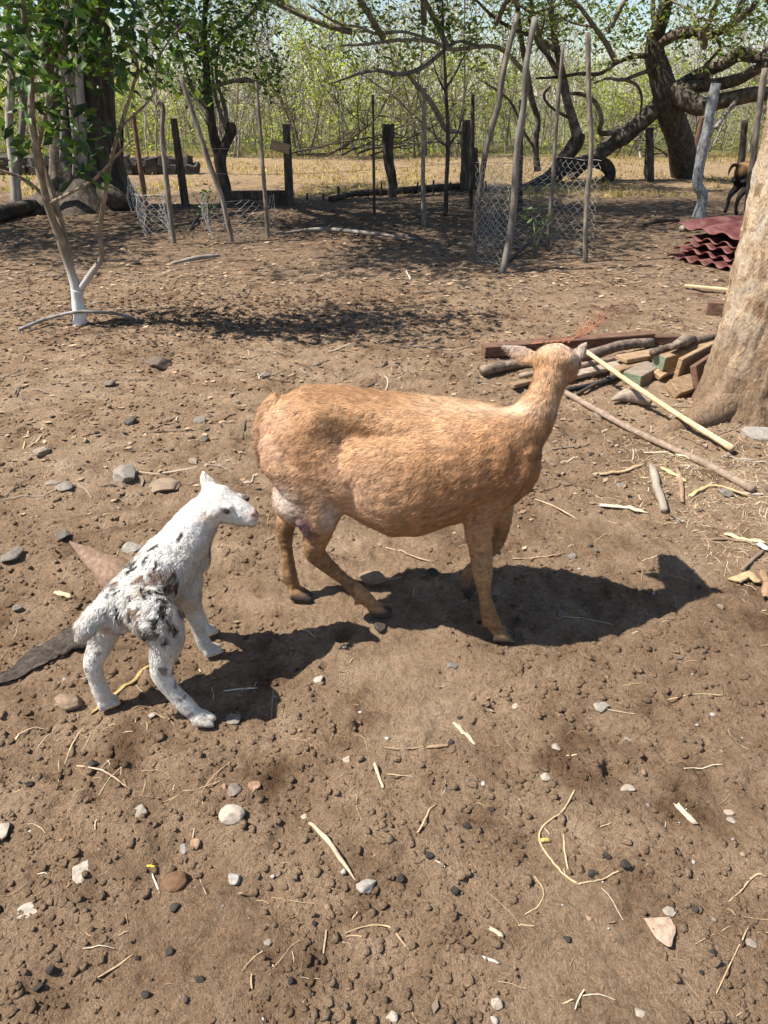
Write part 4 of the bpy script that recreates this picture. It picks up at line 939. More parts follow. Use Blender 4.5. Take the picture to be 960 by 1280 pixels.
timber('board', on(856, 357, .02), on(922, 363, .02), .05, .02, M['pale_stick'], 'pale narrow board on the ground beyond the pile', 'board')
timber('timber_block', on(884, 384, .05), on(925, 387, .05), .10, .10, M['old_timber'], 'brown squared block behind the peeling tree', 'block')
for k, (px, py) in enumerate(((690, 462), (700, 473), (660, 478), (740, 505), (750, 470), (835, 505), (870, 520))):
    pass
# orange-red feathery twig on the beam
b0 = on(718, 424, .12); ft = empty('feathery_twig', b0, 'orange-red feathery dry twig standing up behind the ewe ear', 'twig')
def fpart(name, pts, r): v, f = tube(pts, r, 5, 8); part(name, v, f, M['straw'], ft, np.tile(A([.50, .18, .09]), (len(v), 1)))
fpart('main_stem', [on(664, 430, .10), on(695, 426, .11), b0, on(735, 415, .16), on(750, 404, .19)], [.002, .003, .004, .003, .0015])
for k in range(11):
    u = k / 10; p = b0 * (1 - u) + on(750, 404, .19) * u; fpart('side_stem', [p, p + A([.01 + .015 * rng.random(), .0, .04]), p + A([.03 * rng.random(), .01, .075 + .025 * rng.random()])], [.003, .0024, .001])
for k in range(7):
    p = on(668 + 7 * k, 429, .10); fpart('side_stem', [p, p + A([.012, 0, .02]), p + A([.008 * (k % 3), 0, .045])], [.0026, .0022, .001])

# ------------------------------------------------------------------ trees
def leaves(P_, size, cols, droop=.3, asp=.42, seed=1, N_=None, fold=.25):
    """one folded leaf per point: 4 triangles"""
    r = np.random.default_rng(seed); n = len(P_); th = r.random(n) * 6.283
    d = norm(np.stack([np.cos(th), np.sin(th), (r.random(n) - .5) * 1.4 - droop], -1))
    s = norm(np.cross(d, norm(r.normal(size=(n, 3))))); u = np.cross(d, s)
    L = (size * (.6 + .8 * r.random(n)))[:, None]; w = L * asp
    a = P_; b = P_ + d * L; m1 = P_ + d * L * .45 + s * w / 2 + u * w * fold; m2 = P_ + d * L * .45 - s * w / 2 + u * w * fold
    V = np.stack([a, m1, b, m2], 1).reshape(-1, 3)
    Fa = (A([[0, 1, 2], [0, 2, 3]])[None] + (np.arange(n) * 4)[:, None, None]).reshape(-1, 3)
    return V, Fa, np.repeat(cols, 4, 0)
def cloud(centers, rad, n, seed=1, flat=.7):
    r = np.random.default_rng(seed); c = A(centers)[r.integers(0, len(centers), n)]
    return c + norm(r.normal(size=(n, 3))) * (r.random((n, 1)) ** .5) * rad * A([1, 1, flat])
GREEN = [(.045, .085, .018), (.07, .12, .025), (.10, .155, .035), (.035, .06, .016), (.13, .18, .04)]
YGREEN = [(.17, .21, .04), (.24, .27, .065), (.12, .17, .035), (.28, .29, .09), (.20, .20, .07)]
def twigs(start, d, L, r0, n, seed, depth=2, spread=.7, out=None, tips=None, seg=4):
    """recursive crooked branching; returns Geo and tip points"""
    rr = np.random.default_rng(seed); out = out or Geo(); tips = [] if tips is None else tips
    def grow(p, d, L, r, lvl):
        k = 5; pts = [p]; dd = norm(d)
        for i in range(k):
            dd = norm(dd + rr.normal(size=3) * .16 + A([0, 0, .02])); pts.append(pts[-1] + dd * L / k)
        out.add(*tube(pts, np.linspace(r, r * .45, k + 1), seg if lvl else seg + 2, None, caps=False)); pts = A(pts)
        if lvl >= depth: tips.extend([pts[-1], pts[-2], pts[2]]); return
        for j in range(n):
            q = pts[1 + rr.integers(1, k)]; nd = norm(dd + rr.normal(size=3) * spread); grow(q, nd, L * (.45 + .25 * rr.random()), r * .5, lvl + 1)
    grow(A(start, float), A(d, float), L, r0, 0); return out, tips

# peeling tree on the right
def bark_peel():
    m, t, b = new_mat('peeling_bark'); v = coords(t, (10, 10, 6)); n1 = noise(t, v, 1, 6, .65, .6); n2 = noise(t, coords(t, (60, 60, 42)), 1, 6, .75); n3 = noise(t, coords(t, (26, 26, 12)), 1, 4, .65, 1.)
    c = ramp(t, n1, [(.30, (.17, .11, .07)), (.42, (.34, .25, .175)), (.54, (.48, .385, .285)), (.66, (.42, .38, .33)), (.76, (.26, .195, .135))])
    c2 = ramp(t, n2, [(.32, (.34, .27, .21)), (.46, (.95, .93, .9)), (.70, (1.2, 1.18, 1.15))]); cc = mixc(t, 1., c.outputs[0], c2.outputs[0], 'MULTIPLY')
    c3 = ramp(t, n3, [(.60, (0, 0, 0)), (.66, (1, 1, 1))]); cc = mixc(t, c3.outputs[0], cc, (.62, .47, .28))
    c4 = ramp(t, n3, [(.30, (1, 1, 1)), (.36, (0, 0, 0))]); cc = mixc(t, c4.outputs[0], cc, (.20, .115, .065))
    vo = N(t, 'TexVoronoi'); vo.inputs['Scale'].default_value = 1.; mp_ = coords(t, (17, 17, 8)); dn = N(t, 'TexNoise'); dn.inputs['Scale'].default_value = 1.4; dn.inputs['Detail'].default_value = 4; t.links.new(mp_, dn.inputs['Vector'])
    va = N(t, 'VectorMath', operation='MULTIPLY_ADD'); t.links.new(dn.outputs['Color'], va.inputs[0]); va.inputs[1].default_value = (1.6, 1.6, 1.6); t.links.new(mp_, va.inputs[2]); t.links.new(va.outputs[0], vo.inputs['Vector'])
    sv = N(t, 'SeparateColor'); t.links.new(vo.outputs['Color'], sv.inputs[0])
    cp = ramp(t, sv.outputs[0], [(.0, (.50, .42, .34)), (.35, (.92, .9, .86)), (.62, (1.12, 1.1, 1.06)), (.85, (.72, .66, .6)), (1., (1.3, 1.24, 1.12))]); cc = mixc(t, .8, cc, cp.outputs[0], 'MULTIPLY')
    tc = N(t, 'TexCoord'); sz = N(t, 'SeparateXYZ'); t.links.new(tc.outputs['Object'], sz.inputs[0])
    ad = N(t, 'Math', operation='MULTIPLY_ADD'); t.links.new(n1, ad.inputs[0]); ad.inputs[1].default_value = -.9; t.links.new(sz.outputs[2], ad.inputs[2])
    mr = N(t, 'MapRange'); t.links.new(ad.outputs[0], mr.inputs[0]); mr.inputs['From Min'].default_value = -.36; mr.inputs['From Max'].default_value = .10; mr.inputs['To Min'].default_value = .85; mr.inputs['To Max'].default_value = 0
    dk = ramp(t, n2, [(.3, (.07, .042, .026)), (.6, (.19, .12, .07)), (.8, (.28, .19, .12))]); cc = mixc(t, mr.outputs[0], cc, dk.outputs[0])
    t.links.new(cc, b.inputs['Base Color']); ma = N(t, 'Math', operation='MULTIPLY_ADD'); t.links.new(n2, ma.inputs[0]); ma.inputs[1].default_value = .5; t.links.new(n3, ma.inputs[2]); mb = N(t, 'Math', operation='MULTIPLY_ADD'); t.links.new(sv.outputs[1], mb.inputs[0]); mb.inputs[1].default_value = .55; t.links.new(ma.outputs[0], mb.inputs[2]); bump(t, b, mb.outputs[0], .016, .9); return m
M['peel'] = bark_peel()
tr = empty('tree', (1.88, 3.58, 0), 'thick pale tree trunk with peeling bark and spreading roots', 'tree')
zz = A([-.1, 0, .06, .14, .24, .36, .5, .7, 1.0, 1.5, 2.2, 3.2, 4.4]); base_r = A([.29, .28, .262, .245, .234, .226, .222, .220, .218, .212, .20, .18, .15]); seg = 110
an = np.linspace(0, 2 * np.pi, seg, endpoint=False); V = []; f = []
zf = np.interp(np.linspace(0, len(zz) - 1, 130), np.arange(len(zz)), zz); rf = np.interp(np.linspace(0, len(zz) - 1, 130), np.arange(len(zz)), base_r)
for z, r in zip(zf, rf):
    fl = np.clip(1 - z / .36, 0, 1) ** 2.0
    lob = sum(a * np.exp(-((np.angle(np.exp(1j * (an - c)))) / w) ** 2) for c, a, w in ((math.radians(212), .22, .26), (math.radians(262), .08, .30), (math.radians(300), .16, .25), (math.radians(60), .3, .4), (0, .25, .3)))
    R = r * .93 + fl * lob * .55
    pt = np.stack([np.cos(an), np.sin(an), np.full(seg, z)], -1); R = R * (1 + .10 * (fbm(pt * A([2.2, 2.2, 2.5]) + 5, 3, 3) - .5) * 2) + .030 * (fbm(pt * A([7, 7, 9]), 3, 9) - .5) + .018 * (fbm(pt * A([22, 22, 16]), 3, 19) - .5) - .035 * np.clip(fbm(pt * A([6, 6, 2.2]) + 3, 2, 29) - .6, 0, 1)
    V.append(np.stack([np.cos(an) * R, np.sin(an) * R, np.full(seg, z)], -1) + A([1.90 - .012 * z, 3.58, 0]))
k = len(V); V = np.concatenate(V); f = [[i * seg + j, i * seg + (j + 1) % seg, (i + 1) * seg + (j + 1) % seg, (i + 1) * seg + j] for i in range(k - 1) for j in range(seg)]
f.append([(k - 1) * seg + j for j in range(seg)])
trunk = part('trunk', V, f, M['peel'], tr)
v, f = tube([(1.80, 3.50, .09), (1.66, 3.42, .040), (1.55, 3.36, .018), (1.43, 3.305, -.004), (1.32, 3.27, -.05)], [.12, .085, .062, .048, .03], 14, 24, .12, 9, 4); part('root', v, f, M['peel'], tr)
v, f = tube([(1.98, 3.36, .10), (1.98, 3.24, .03), (2.0, 3.1, -.01), (2.02, 2.98, -.05)], [.11, .07, .05, .03], 12, 18, .12, 9, 5); part('root', v, f, M['peel'], tr)
lim = Geo(); tips = []
for q, dv in enumerate(((.6, .3, 1), (-.15, .6, 1), (.5, -.5, 1), (.1, .1, 1))): twigs((1.85, 3.58, 4.2), dv, 1.8, .09, 3, 50 + q, 2, .5, lim, tips, 5)
part('limb', lim.V(), lim.f, M['grey_bark'], tr)
Pl = cloud(tips, .35, 5000, 4); V, Fa, C = leaves(Pl, .07, pick(GREEN, 5000)); part('crown', V, Fa, M['leaf'], tr, C, False)

# whitewashed sapling on the left
def whitewash():
    m, t, b = new_mat('whitewash_bark'); n1 = noise(t, coords(t, (22, 22, 6)), 1, 5, .65, .5)
    c = ramp(t, n1, [(.3, (.075, .058, .04)), (.5, (.19, .15, .105)), (.72, (.34, .28, .20))]); w = ramp(t, n1, [(.3, (.42, .40, .38)), (.55, (.70, .69, .67))])
    tc = N(t, 'TexCoord'); sz = N(t, 'SeparateXYZ'); t.links.new(tc.outputs['Object'], sz.inputs[0])
    ad = N(t, 'Math', operation='MULTIPLY_ADD'); t.links.new(n1, ad.inputs[0]); ad.inputs[1].default_value = .45; t.links.new(sz.outputs[2], ad.inputs[2])
    mr = N(t, 'MapRange'); t.links.new(ad.outputs[0], mr.inputs[0]); mr.inputs['From Min'].default_value = .40; mr.inputs['From Max'].default_value = .70; mr.inputs['To Min'].default_value = 1; mr.inputs['To Max'].default_value = 0
    cc = mixc(t, mr.outputs[0], c.outputs[0], w.outputs[0]); t.links.new(cc, b.inputs['Base Color']); bump(t, b, n1, .006); return m
M['whitewash'] = whitewash()
SY = 5.26
def dp(px, py, Y, dy=0.): return D(px, py, Y + dy)
sp = empty('sapling', on(98, 405), 'leafy sapling with whitewashed forked foot and hose around it', 'tree')
g = Geo(); tips = []
def stem(pts, r, seg=9): g.add(*tube([dp(*p) if len(p) == 3 else dp(p[0], p[1], SY, p[2]) for p in pts], r, seg, 30, .30, 11, 3))
S = lambda *a: [(x, y_, SY + d_) for x, y_, d_ in a]
stem(S((98, 412, 0), (99, 395, 0), (97, 380, 0), (97, 362, 0)), [.060, .046, .043, .046])
stem(S((97, 368, 0), (88, 335, 0), (72, 290, -.02), (58, 250, -.05), (46, 190, -.1), (40, 140, -.12), (38, 80, -.15), (28, 0, -.2), (20, -60, -.25)), [.036, .032, .030, .027, .025, .022, .020, .016, .012])
stem(S((96, 366, .02), (86, 322, .05), (74, 270, .08), (58, 220, .12), (40, 165, .2), (22, 110, .25), (4, 60, .3)), [.028, .026, .024, .020, .017, .014, .010])
stem(S((100, 362, 0), (112, 345, -.02), (127, 322, -.03), (125, 295, -.03), (130, 250, -.05), (140, 195, -.08), (150, 160, -.1), (166, 110, -.12), (172, 80, -.15), (158, 45, -.2)), [.026, .024, .020, .015, .014, .013, .012, .010, .008, .006], 7)
stem(S((74, 270, .05), (50, 240, .0), (25, 222, -.1), (-10, 210, -.2)), [.016, .014, .012, .008], 7)
stem(S((60, 255, -.05), (90, 240, -.15), (120, 222, -.2), (150, 190, -.3), (165, 175, -.35)), [.012, .010, .009, .007, .004], 6)
stem(S((46, 190, -.1), (62, 120, -.2), (78, 60, -.25), (86, 0, -.3), (90, -50, -.3)), [.016, .014, .012, .010, .008], 7)
stem(S((150, 160, -.1), (190, 120, -.1), (200, 70, -.1), (235, 20, -.1)), [.008, .006, .005, .004], 6)
part('trunk', g.V(), g.f, M['whitewash'], sp)
rr = np.random.default_rng(21); cs = []
for px, py, d0, rad, n in ((25, 60, -.2, .35, 230), (70, 40, -.25, .3, 190), (30, 130, 0, .30, 130), (10, 190, .1, .25, 70), (60, 110, -.25, .25, 110), (110, 60, -.2, .28, 120), (150, 40, -.2, .25, 80), (100, 150, -.25, .22, 85), (100, 205, -.25, .16, 45), (165, 80, -.1, .2, 40), (45, -30, -.2, .5, 260), (110, -40, -.3, .4, 160), (90, 180, -.2, .13, 30), (-30, 60, .1, .4, 120), (195, 15, -.1, .3, 60), (60, -120, -.2, .6, 260), (115, 222, -.2, .10, 18), (60, -210, -.2, .75, 420), (110, -160, -.1, .65, 330), (20, -170, 0, .6, 260)):
    c = dp(px, py, SY, d0); cs.append(c + norm(rr.normal(size=(n, 3))) * rr.random((n, 1)) ** .45 * rad)
Pl = np.concatenate(cs); Pl = Pl[rr.random(len(Pl)) < np.where(Pl[:, 2] > 2.6, .9, .46)]; V, Fa, C = leaves(Pl, .10, pick([(.028, .062, .016), (.045, .095, .022), (.075, .14, .03), (.02, .042, .014), (.10, .17, .03)], len(Pl), .3), .45, .44, 3)
part('crown', V, Fa, M['leaf'], sp, C, False)
v, f = tube([on(24, 412, .01), on(60, 398, .05), on(95, 390, .10), on(120, 390, .105), on(145, 392, .07), on(166, 398, .015)], .013, 8, 30); solid('irrigation_hose', v, f, M['pale_pipe'], 'dusty black irrigation hose arching over the sapling foot', 'hose')

# big dark tree at the back left
bt = empty('tree', on(112, 252), 'massive dark twin-stemmed tree with flared base behind the sapling', 'tree')
def flared(pts, r, lob, seed, seg=28, n=40):
    v, f = tube(pts, r, seg, n, .16, 1.6, seed); v = v.reshape(n, seg, 3); c = resample(pts, n); a = np.linspace(0, 2 * np.pi, seg, endpoint=False)
    k = (1 + lob * np.cos(a * 5 + seed)[None] * np.linspace(1, .25, n)[:, None])[..., None]; return (c[:, None] + (v - c[:, None]) * k).reshape(-1, 3), f
BY = 12.2
v, f = flared([dp(122, 262, BY, 0), dp(120, 235, BY), dp(119, 200, BY), dp(118, 150, BY), dp(117, 90, BY), dp(115, 20, BY), dp(113, -60, BY), dp(112, -140, BY)], [.95, .60, .40, .31, .265, .25, .24, .2], .15, 2); part('trunk', v, f, M['dark_bark'], bt)
v, f = flared([dp(88, 258, BY, -.2), dp(86, 225, BY, -.2), dp(80, 170, BY, -.2), dp(72, 110, BY, -.2), dp(66, 60, BY, -.3), dp(58, -20, BY, -.3), dp(40, -120, BY, -.4)], [.42, .30, .22, .19, .165, .14, .12], .12, 4); part('trunk', v, f, M['tree_bark'], bt)
for pts, r in (([(92, 255), (95, 190), (88, 120), (80, 60), (84, 0)], .05), ([(100, 255), (101, 180), (92, 100), (95, 40)], .05), ([(105, 258), (104, 170), (99, 90), (100, -10)], .06), ([(78, 200), (80, 130), (76, 60), (78, 10)], .045)):
    v, f = tube([dp(a, b, BY, -.42) for a, b in pts], r, 8, 20, .2, 3, 2); part('root', v, f, M['thin_bark'], bt)
for px, py, e in ((168, 262, (60, .0)), (48, 266, (-50, 0))):
    v, f = tube([dp(112 + (px - 112) * .25, 235, BY, -.3), dp(112 + (px - 112) * .6, 250, BY, -.5), G(px, py) + A([0, 0, .03]), G(px + e[0] * .4, py + 3) - A([0, 0, .1])], [.20, .14, .09, .03], 12, 26, .3, 2, 3); part('root', v, f, M['dark_log'], bt)
g = Geo(); tips = []
for q in range(14):
    a = q * 2.4; twigs(dp(114, -70 - 14 * (q % 5), BY), (math.cos(a) * 1.0 + .35, math.sin(a) * 1.0 - .75, .42), 3.6, .09, 4, 80 + q, 2, .55, g, tips, 5)
part('limb', g.V(), g.f, M['dark_bark'], bt)
tp = A(tips); n = 30000; Pl = cloud(tp, .70, n, 8); V, Fa, C = leaves(Pl, .12, pick(GREEN, n), .3, .5, 5); part('crown', V, Fa, M['leaf'], bt, C, False)
# two pale thin trunks and a log at the far left
for k, (pts, r, lb) in enumerate((([(22, 268), (18, 215), (12, 160), (14, 90), (8, 0)], [.075, .06, .055, .05, .04], 'thin pale leaning trunk standing beside the massive dark tree'), ([(16, 264), (24, 200), (30, 130), (34, 60), (40, -20)], [.06, .05, .045, .04, .03], 'thin pale trunk crossing another beside the massive dark tree'))):
    e = empty('tree', G(*pts[0]), lb, 'tree'); c0 = G(*pts[0])
    v, f = tube([D(a, b, c0[1]) for a, b in pts], r, 9, 24, .2, 4, k); part('trunk', v, f, M['thin_bark'], e)
    Pl = cloud([D(pts[-1][0], -20, c0[1]), D(pts[-1][0] - 10, 40, c0[1]), D(pts[-1][0] + 20, 10, c0[1])], .55, 420, 31 + k); V, Fa, C = leaves(Pl, .10, pick(GREEN, 420)); part('crown', V, Fa, M['leaf'], e, C, False)
log('fallen_log', [G(-60, 282) + A([0, 0, .08]), G(-10, 277) + A([0, 0, .08]), G(45, 266) + A([0, 0, .1])], [.12, .11, .09], M['dark_log'], 'dark fallen log at the foot of the pale thin trunks', 'log', bs=3)

# forked stub tree with fine foliage, and the slanted prop beside it
e = empty('tree', G(283, 252), 'forked slim tree with a cut stub, leaning pole crossing it', 'tree'); Y0 = G(283, 252)[1]
v, f = tube([D(284, 256, Y0), D(279, 225, Y0), D(275, 196, Y0), D(283, 178, Y0), D(289, 163, Y0), D(288, 153, Y0)], [.12, .10, .095, .075, .085, .06], 10, 26, .2, 4, 3); part('trunk', v, f, M['dark_bark'], e)
v, f = tube([D(276, 200, Y0), D(266, 165, Y0), D(260, 120, Y0), D(258, 80, Y0), D(255, 30, Y0), D(262, -20, Y0)], [.085, .075, .065, .055, .045, .03], 9, 24, .2, 4, 5); part('stem', v, f, M['dark_bark'], e)
for pts in ([(284, 165), (275, 140), (268, 110), (262, 60)], [(285, 160), (280, 130), (270, 90), (280, 20)], [(262, 140), (240, 110), (225, 60), (215, 10)], [(258, 70), (290, 40), (320, 10), (340, -20)], [(260, 110), (300, 100), (330, 105)]):
    v, f = tube([D(a, b, Y0) for a, b in pts], [.035, .03, .024, .014][:len(pts)], 7, 16, .2, 4, 5); part('stem', v, f, M['grey_bark'], e)
Pl = np.concatenate([cloud([D(a, b, Y0 + d_)], r_, n_, a) for a, b, d_, r_, n_ in ((262, 60, 0, .6, 420), (230, 40, .2, .6, 380), (300, 30, -.2, .6, 380), (330, 100, 0, .42, 170), (255, 110, -.2, .42, 200), (285, 70, .2, .45, 170), (250, -20, 0, .9, 700), (320, -20, 0, .7, 450), (215, 90, .1, .4, 140), (345, 75, .1, .3, 80), (205, 10, 0, .5, 220))])
V, Fa, C = leaves(Pl, .085, pick([(.05, .105, .022), (.075, .14, .03), (.10, .175, .04), (.035, .07, .018)], len(Pl)), .3, .42, 6); part('crown', V, Fa, M['leaf'], e, C, False)

# sprawling tree at the back right: trunk, limbs that dip to the ground, open crown
RY = 16.6
st = empty('tree', G(858, 222), 'old sprawling tree with crooked limbs bending down to the ground', 'tree')
def limb(name, pts, rpx, mat='tree_bark', n=30, seg=12):
    P3 = [D(p[0], p[1], RY + (p[2] if len(p) > 2 else 0)) for p in pts]; r = A(rpx, float) * pxm(RY, 1.2) * (.58 if max(rpx) < 6 else (.95 if name == 'trunk' else .78))
    v, f = tube(P3, r, seg, n, .22, 2.4, int(pts[0][0] + pts[0][1])); return part(name, v, f, M[mat], st)
limb('trunk', [(860, 230, .7), (857, 210, .6), (849, 175, .3), (838, 145, .1), (832, 118, 0), (826, 95, 0), (819, 70, 0), (820, 45, 0), (830, 15, -.2), (842, -30, -.4)], [21, 19, 17, 16, 17, 14, 12, 11, 9, 7], 'dark_bark', 44, 14)
limb('limb', [(820, 58), (842, 44, -.3), (865, 40, -.6), (890, 42, -1), (915, 30, -1.4), (945, 5, -1.8)], [9, 8.5, 8, 7, 5, 4])
limb('limb', [(838, 122, .1), (858, 104, 0), (880, 90, -.3), (902, 80, -.5), (925, 68, -.8), (948, 72, -1), (985, 80, -1.4)], [13, 11, 10, 10, 9, 8, 6])
limb('limb', [(846, 112, -.1), (870, 108, -.3), (898, 105, -.6), (925, 98, -1), (950, 85, -1.3), (985, 80, -1.6)], [9, 8.5, 8, 8, 7, 6])
limb('limb', [(840, 112, -.1), (862, 126, -.3), (878, 133, -.5), (900, 126, -.7), (930, 120, -1), (965, 116, -1.4), (1000, 112, -1.8)], [14, 14, 13, 12, 11, 10, 8])
limb('limb', [(848, 108, .1), (825, 130, .1), (803, 150, .1), (783, 168, .1), (765, 180, .1), (748, 193, .15), (730, 205, .2), (712, 224, .2)], [13, 14, 13, 14, 11, 11, 10, 8], 'tree_bark', 40)
limb('limb', [(785, 160, .1), (765, 166, 0), (750, 165, -.1), (752, 148, -.2), (744, 128, -.2), (728, 118, -.3), (712, 117, -.3)], [5.5, 5.5, 5, 5, 4.5, 4, 3])
limb('limb', [(640, 240, -1.2), (668, 232, -1), (690, 218, -.8), (704, 200, -.6), (720, 178, -.5), (724, 166, -.5)], [8, 10, 11, 11, 12, 9], 'dark_bark')
limb('limb', [(722, 172, -.5), (716, 150, -.5), (708, 122, -.5), (704, 100, -.5), (698, 70, -.6), (692, 40, -.7), (688, 0, -.8)], [9, 7, 6.5, 6, 5.5, 5, 4])
limb('limb', [(690, 232, -.4), (700, 215, -.3), (720, 205, -.2), (742, 202, -.1), (758, 208, -.1), (763, 220, -.1), (752, 230, -.2)], [11, 11, 11, 10, 10, 9, 8], 'dark_bark')
limb('limb', [(672, 214, -.2), (669, 180, -.2), (672, 150, -.2), (664, 122, -.3), (657, 80, -.4), (650, 40, -.5), (645, -10, -.6)], [6, 5.5, 5, 4.5, 4, 4, 3])
limb('limb', [(820, 72, 0), (795, 70, -.2), (772, 78, -.3), (750, 92, -.4), (725, 92, -.5), (700, 96, -.6), (670, 98, -.7)], [5, 4.5, 4, 4, 3.5, 3, 2])
limb('limb', [(822, 85, 0), (800, 92, -.2), (778, 100, -.2), (760, 98, -.3), (742, 104, -.3)], [4.5, 4, 3.5, 3, 2])
limb('limb', [(775, 98, -.2), (795, 106, -.2), (802, 122, -.2), (800, 148, -.2)], [3, 3, 2.5, 2])
limb('limb', [(698, 66, -.6), (672, 48, -.8), (645, 38, -1), (618, 22, -1.2), (595, 0, -1.4)], [4.5, 4, 3.5, 3, 2.5])
limb('limb', [(704, 96, -.5), (690, 75, -.8), (672, 55, -1), (660, 20, -1.2)], [3.5, 3, 3, 2])
limb('limb', [(657, 92, -.4), (628, 62, -.8), (600, 58, -1.2), (565, 62, -1.6), (540, 52, -2), (500, 50, -2.2), (460, 55, -2.4), (425, 57, -2.6)], [4.5, 4, 3.8, 3.5, 3, 3, 2.5, 1.5], 'grey_bark')
limb('limb', [(600, 58, -1.2), (572, 52, -1.5), (545, 72, -1.8), (525, 86, -2), (500, 93, -2.2), (470, 88, -2.3), (440, 95, -2.4), (415, 104, -2.5)], [3, 3, 4, 4, 3.5, 3, 2.5, 1.5], 'thin_bark')
limb('limb', [(505, 88, -2), (522, 108, -1.9), (540, 130, -1.8), (551, 150, -1.6), (558, 163, -1.5), (575, 165, -1.4), (590, 172, -1.2)], [3, 4.5, 5, 5.5, 5, 5, 4], 'grey_bark')
limb('limb', [(545, 52, -2), (505, 40, -2.1), (470, 42, -2.2), (450, 34, -2.3), (420, 28, -2.4), (385, 5, -2.5)], [2.5, 2.5, 3, 2.5, 2, 1.5], 'thin_bark')
limb('limb', [(672, 190, -.2), (655, 165, -.3), (640, 130, -.4), (620, 112, -.5), (600, 100, -.5)], [3, 2.5, 2.5, 2, 1.5])
limb('limb', [(716, 150, -.5), (690, 135, -.6), (680, 120, -.6), (688, 108, -.6)], [3.5, 3, 3, 2])
limb('limb', [(890, 105, -.6), (880, 85, -.8), (900, 60, -1), (890, 40, -1.2)], [4, 3.5, 3, 2.5])
limb('limb', [(925, 120, -1), (905, 145, -1.2), (895, 160, -1.3)], [4, 4.5, 5], 'thin_bark')
g = Geo(); tips = []
for q, (px, py, d0, dv) in enumerate(((840, 0, -.4, (0, -.3, 1)), (915, 30, -1.4, (.4, -.4, .8)), (690, 20, -.7, (-.3, -.3, .9)), (648, 10, -.6, (-.4, -.2, .9)), (595, 0, -1.4, (-.5, -.3, .6)), (770, 78, -.3, (-.3, -.3, .9)), (950, 72, -1, (.4, -.3, .8)), (560, 60, -1.6, (-.3, -.2, .8)), (480, 50, -2.2, (-.6, 0, .5)), (820, 45, 0, (-.5, 0, .8)), (700, 96, -.6, (-.5, -.3, .5)), (880, 60, -.8, (0, -.6, 1)), (440, 40, -2.3, (-.8, .1, .3)), (760, 40, -.5, (.1, -.5, .8)), (530, 30, -2, (-.2, -.5, .7)), (620, 30, -1.2, (.2, -.6, .8)))):
    twigs(D(px, py, RY + d0), dv, 2.1, .055, 4, 140 + q, 2, .6, g, tips, 4)
part('limb', g.V(), g.f, M['grey_bark'], st)
tp = A(tips); n = 11500; Pl = cloud(tp, .42, n, 8, .8); V, Fa, C = leaves(Pl, .10, pick(YGREEN + [(.10, .16, .035), (.08, .13, .03)], n), .3, .42, 15); part('crown', V, Fa, M['leaf'], st, C, False)
# drooping leafy patches in view along the limbs
rr = np.random.default_rng(5); cs = []
for px, py, d0, rad, n in ((430, 20, -2.3, .7, 260), (490, 20, -2.1, .6, 220), (560, 25, -1.8, .6, 240), (640, 25, -1, .6, 240), (720, 20, -.6, .6, 240), (780, 45, -.3, .6, 260), (760, 15, -.3, .6, 260), (870, 12, -1, .6, 260), (930, 30, -1.4, .6, 260), (905, 55, -1, .4, 90), (600, 70, -1.3, .4, 100), (500, 75, -2, .4, 90), (690, 35, -.7, .4, 100), (800, 20, -.4, .5, 180), (840, 60, -.2, .35, 60), (585, 35, -1.4, .4, 120), (950, 10, -1.6, .5, 200), (530, 45, -2, .35, 70), (450, 70, -2.2, .35, 60), (735, 85, -.4, .3, 45)):
    cs.append(D(px, py, RY + d0) + norm(rr.normal(size=(n, 3))) * rr.random((n, 1)) ** .45 * rad)
Pl = np.concatenate(cs); V, Fa, C = leaves(Pl, .10, pick(YGREEN + [(.10, .17, .035), (.07, .13, .03)], len(Pl)), .35, .42, 16); part('crown', V, Fa, M['leaf'], st, C, False)

# ------------------------------------------------------------------ posts, stakes and netting
def post(name, base, top, wpx, mat, label, cat='post', mid=None, square=False, group=None, dy=0., taper=.75, bump_=.30):
    c0 = G(*base); Y0 = c0[1]; r = wpx * pxm(Y0, .6) / 2
    pts = [D(base[0], base[1] + 6, Y0)] + [D(a, b, Y0 + dy * .5) for a, b in (mid or [])] + [D(top[0], top[1], Y0 + dy)]
    pts[0] = c0 - A([0, 0, .08]); rads = np.linspace(r, r * taper, len(pts))
    v, f = tube(pts, rads, 4 if square else 9, 4 if square else 22, .05 if square else bump_, 5, int(base[0]))
    return solid(name, v, f, mat, label, cat, group, c0, None, not square)
post('stake', (218, 305), (197, 126), 6.5, M['grey_bark'], 'crooked-topped grey stake beside a netting heap', 'stake', [(210, 240), (203, 170), (204, 135)])
post('stake', (187, 290), (166, 140), 7, M['old_timber'], 'reddish thin stake rising from the netting heap', 'stake', [(180, 240), (173, 190)])
post('fence_post', (232, 257), (217, 148), 11, M['dark_bark'], 'dark squared leaning fence post near the low stone wall', 'post', None, True)
post('stake', (335, 296), (321, 102), 6, M['grey_bark'], 'straight tall grey stake with netting scraps at its foot', 'stake', [(328, 200)])
post('stake', (291, 302), (226, 95), 7, M['grey_bark'], 'slanted grey prop pole crossing the forked slim tree', 'stake', [(278, 250), (262, 205), (244, 150)])
p1 = post('fence_post', (362, 255), (358, 155), 12, M['dark_bark'], 'squared dark fence post with a pale board nailed to it', 'post', None, True)
v, f = beam(D(338, 180, 12.45), D(362, 187, 12.45), .03, .14, .004); part('nailed_board', v, f, M['tan_timber'], p1, None, False)
post('stake', (468, 270), (466, 118), 4, M['dark_bark'], 'thin straight dark rod standing in the shaded soil', 'stake')
post('fence_post', (488, 246), (485, 155), 13, M['dark_bark'], 'thick rough dark fence post, narrow at its foot', 'post', [(491, 228), (485, 200)], False, None, 0, 1.05)
post('stake', (530, 281), (531, 110), 6, M['grey_bark'], 'thin grey stake at the sunny rim of the shaded soil', 'stake', [(529, 200)])
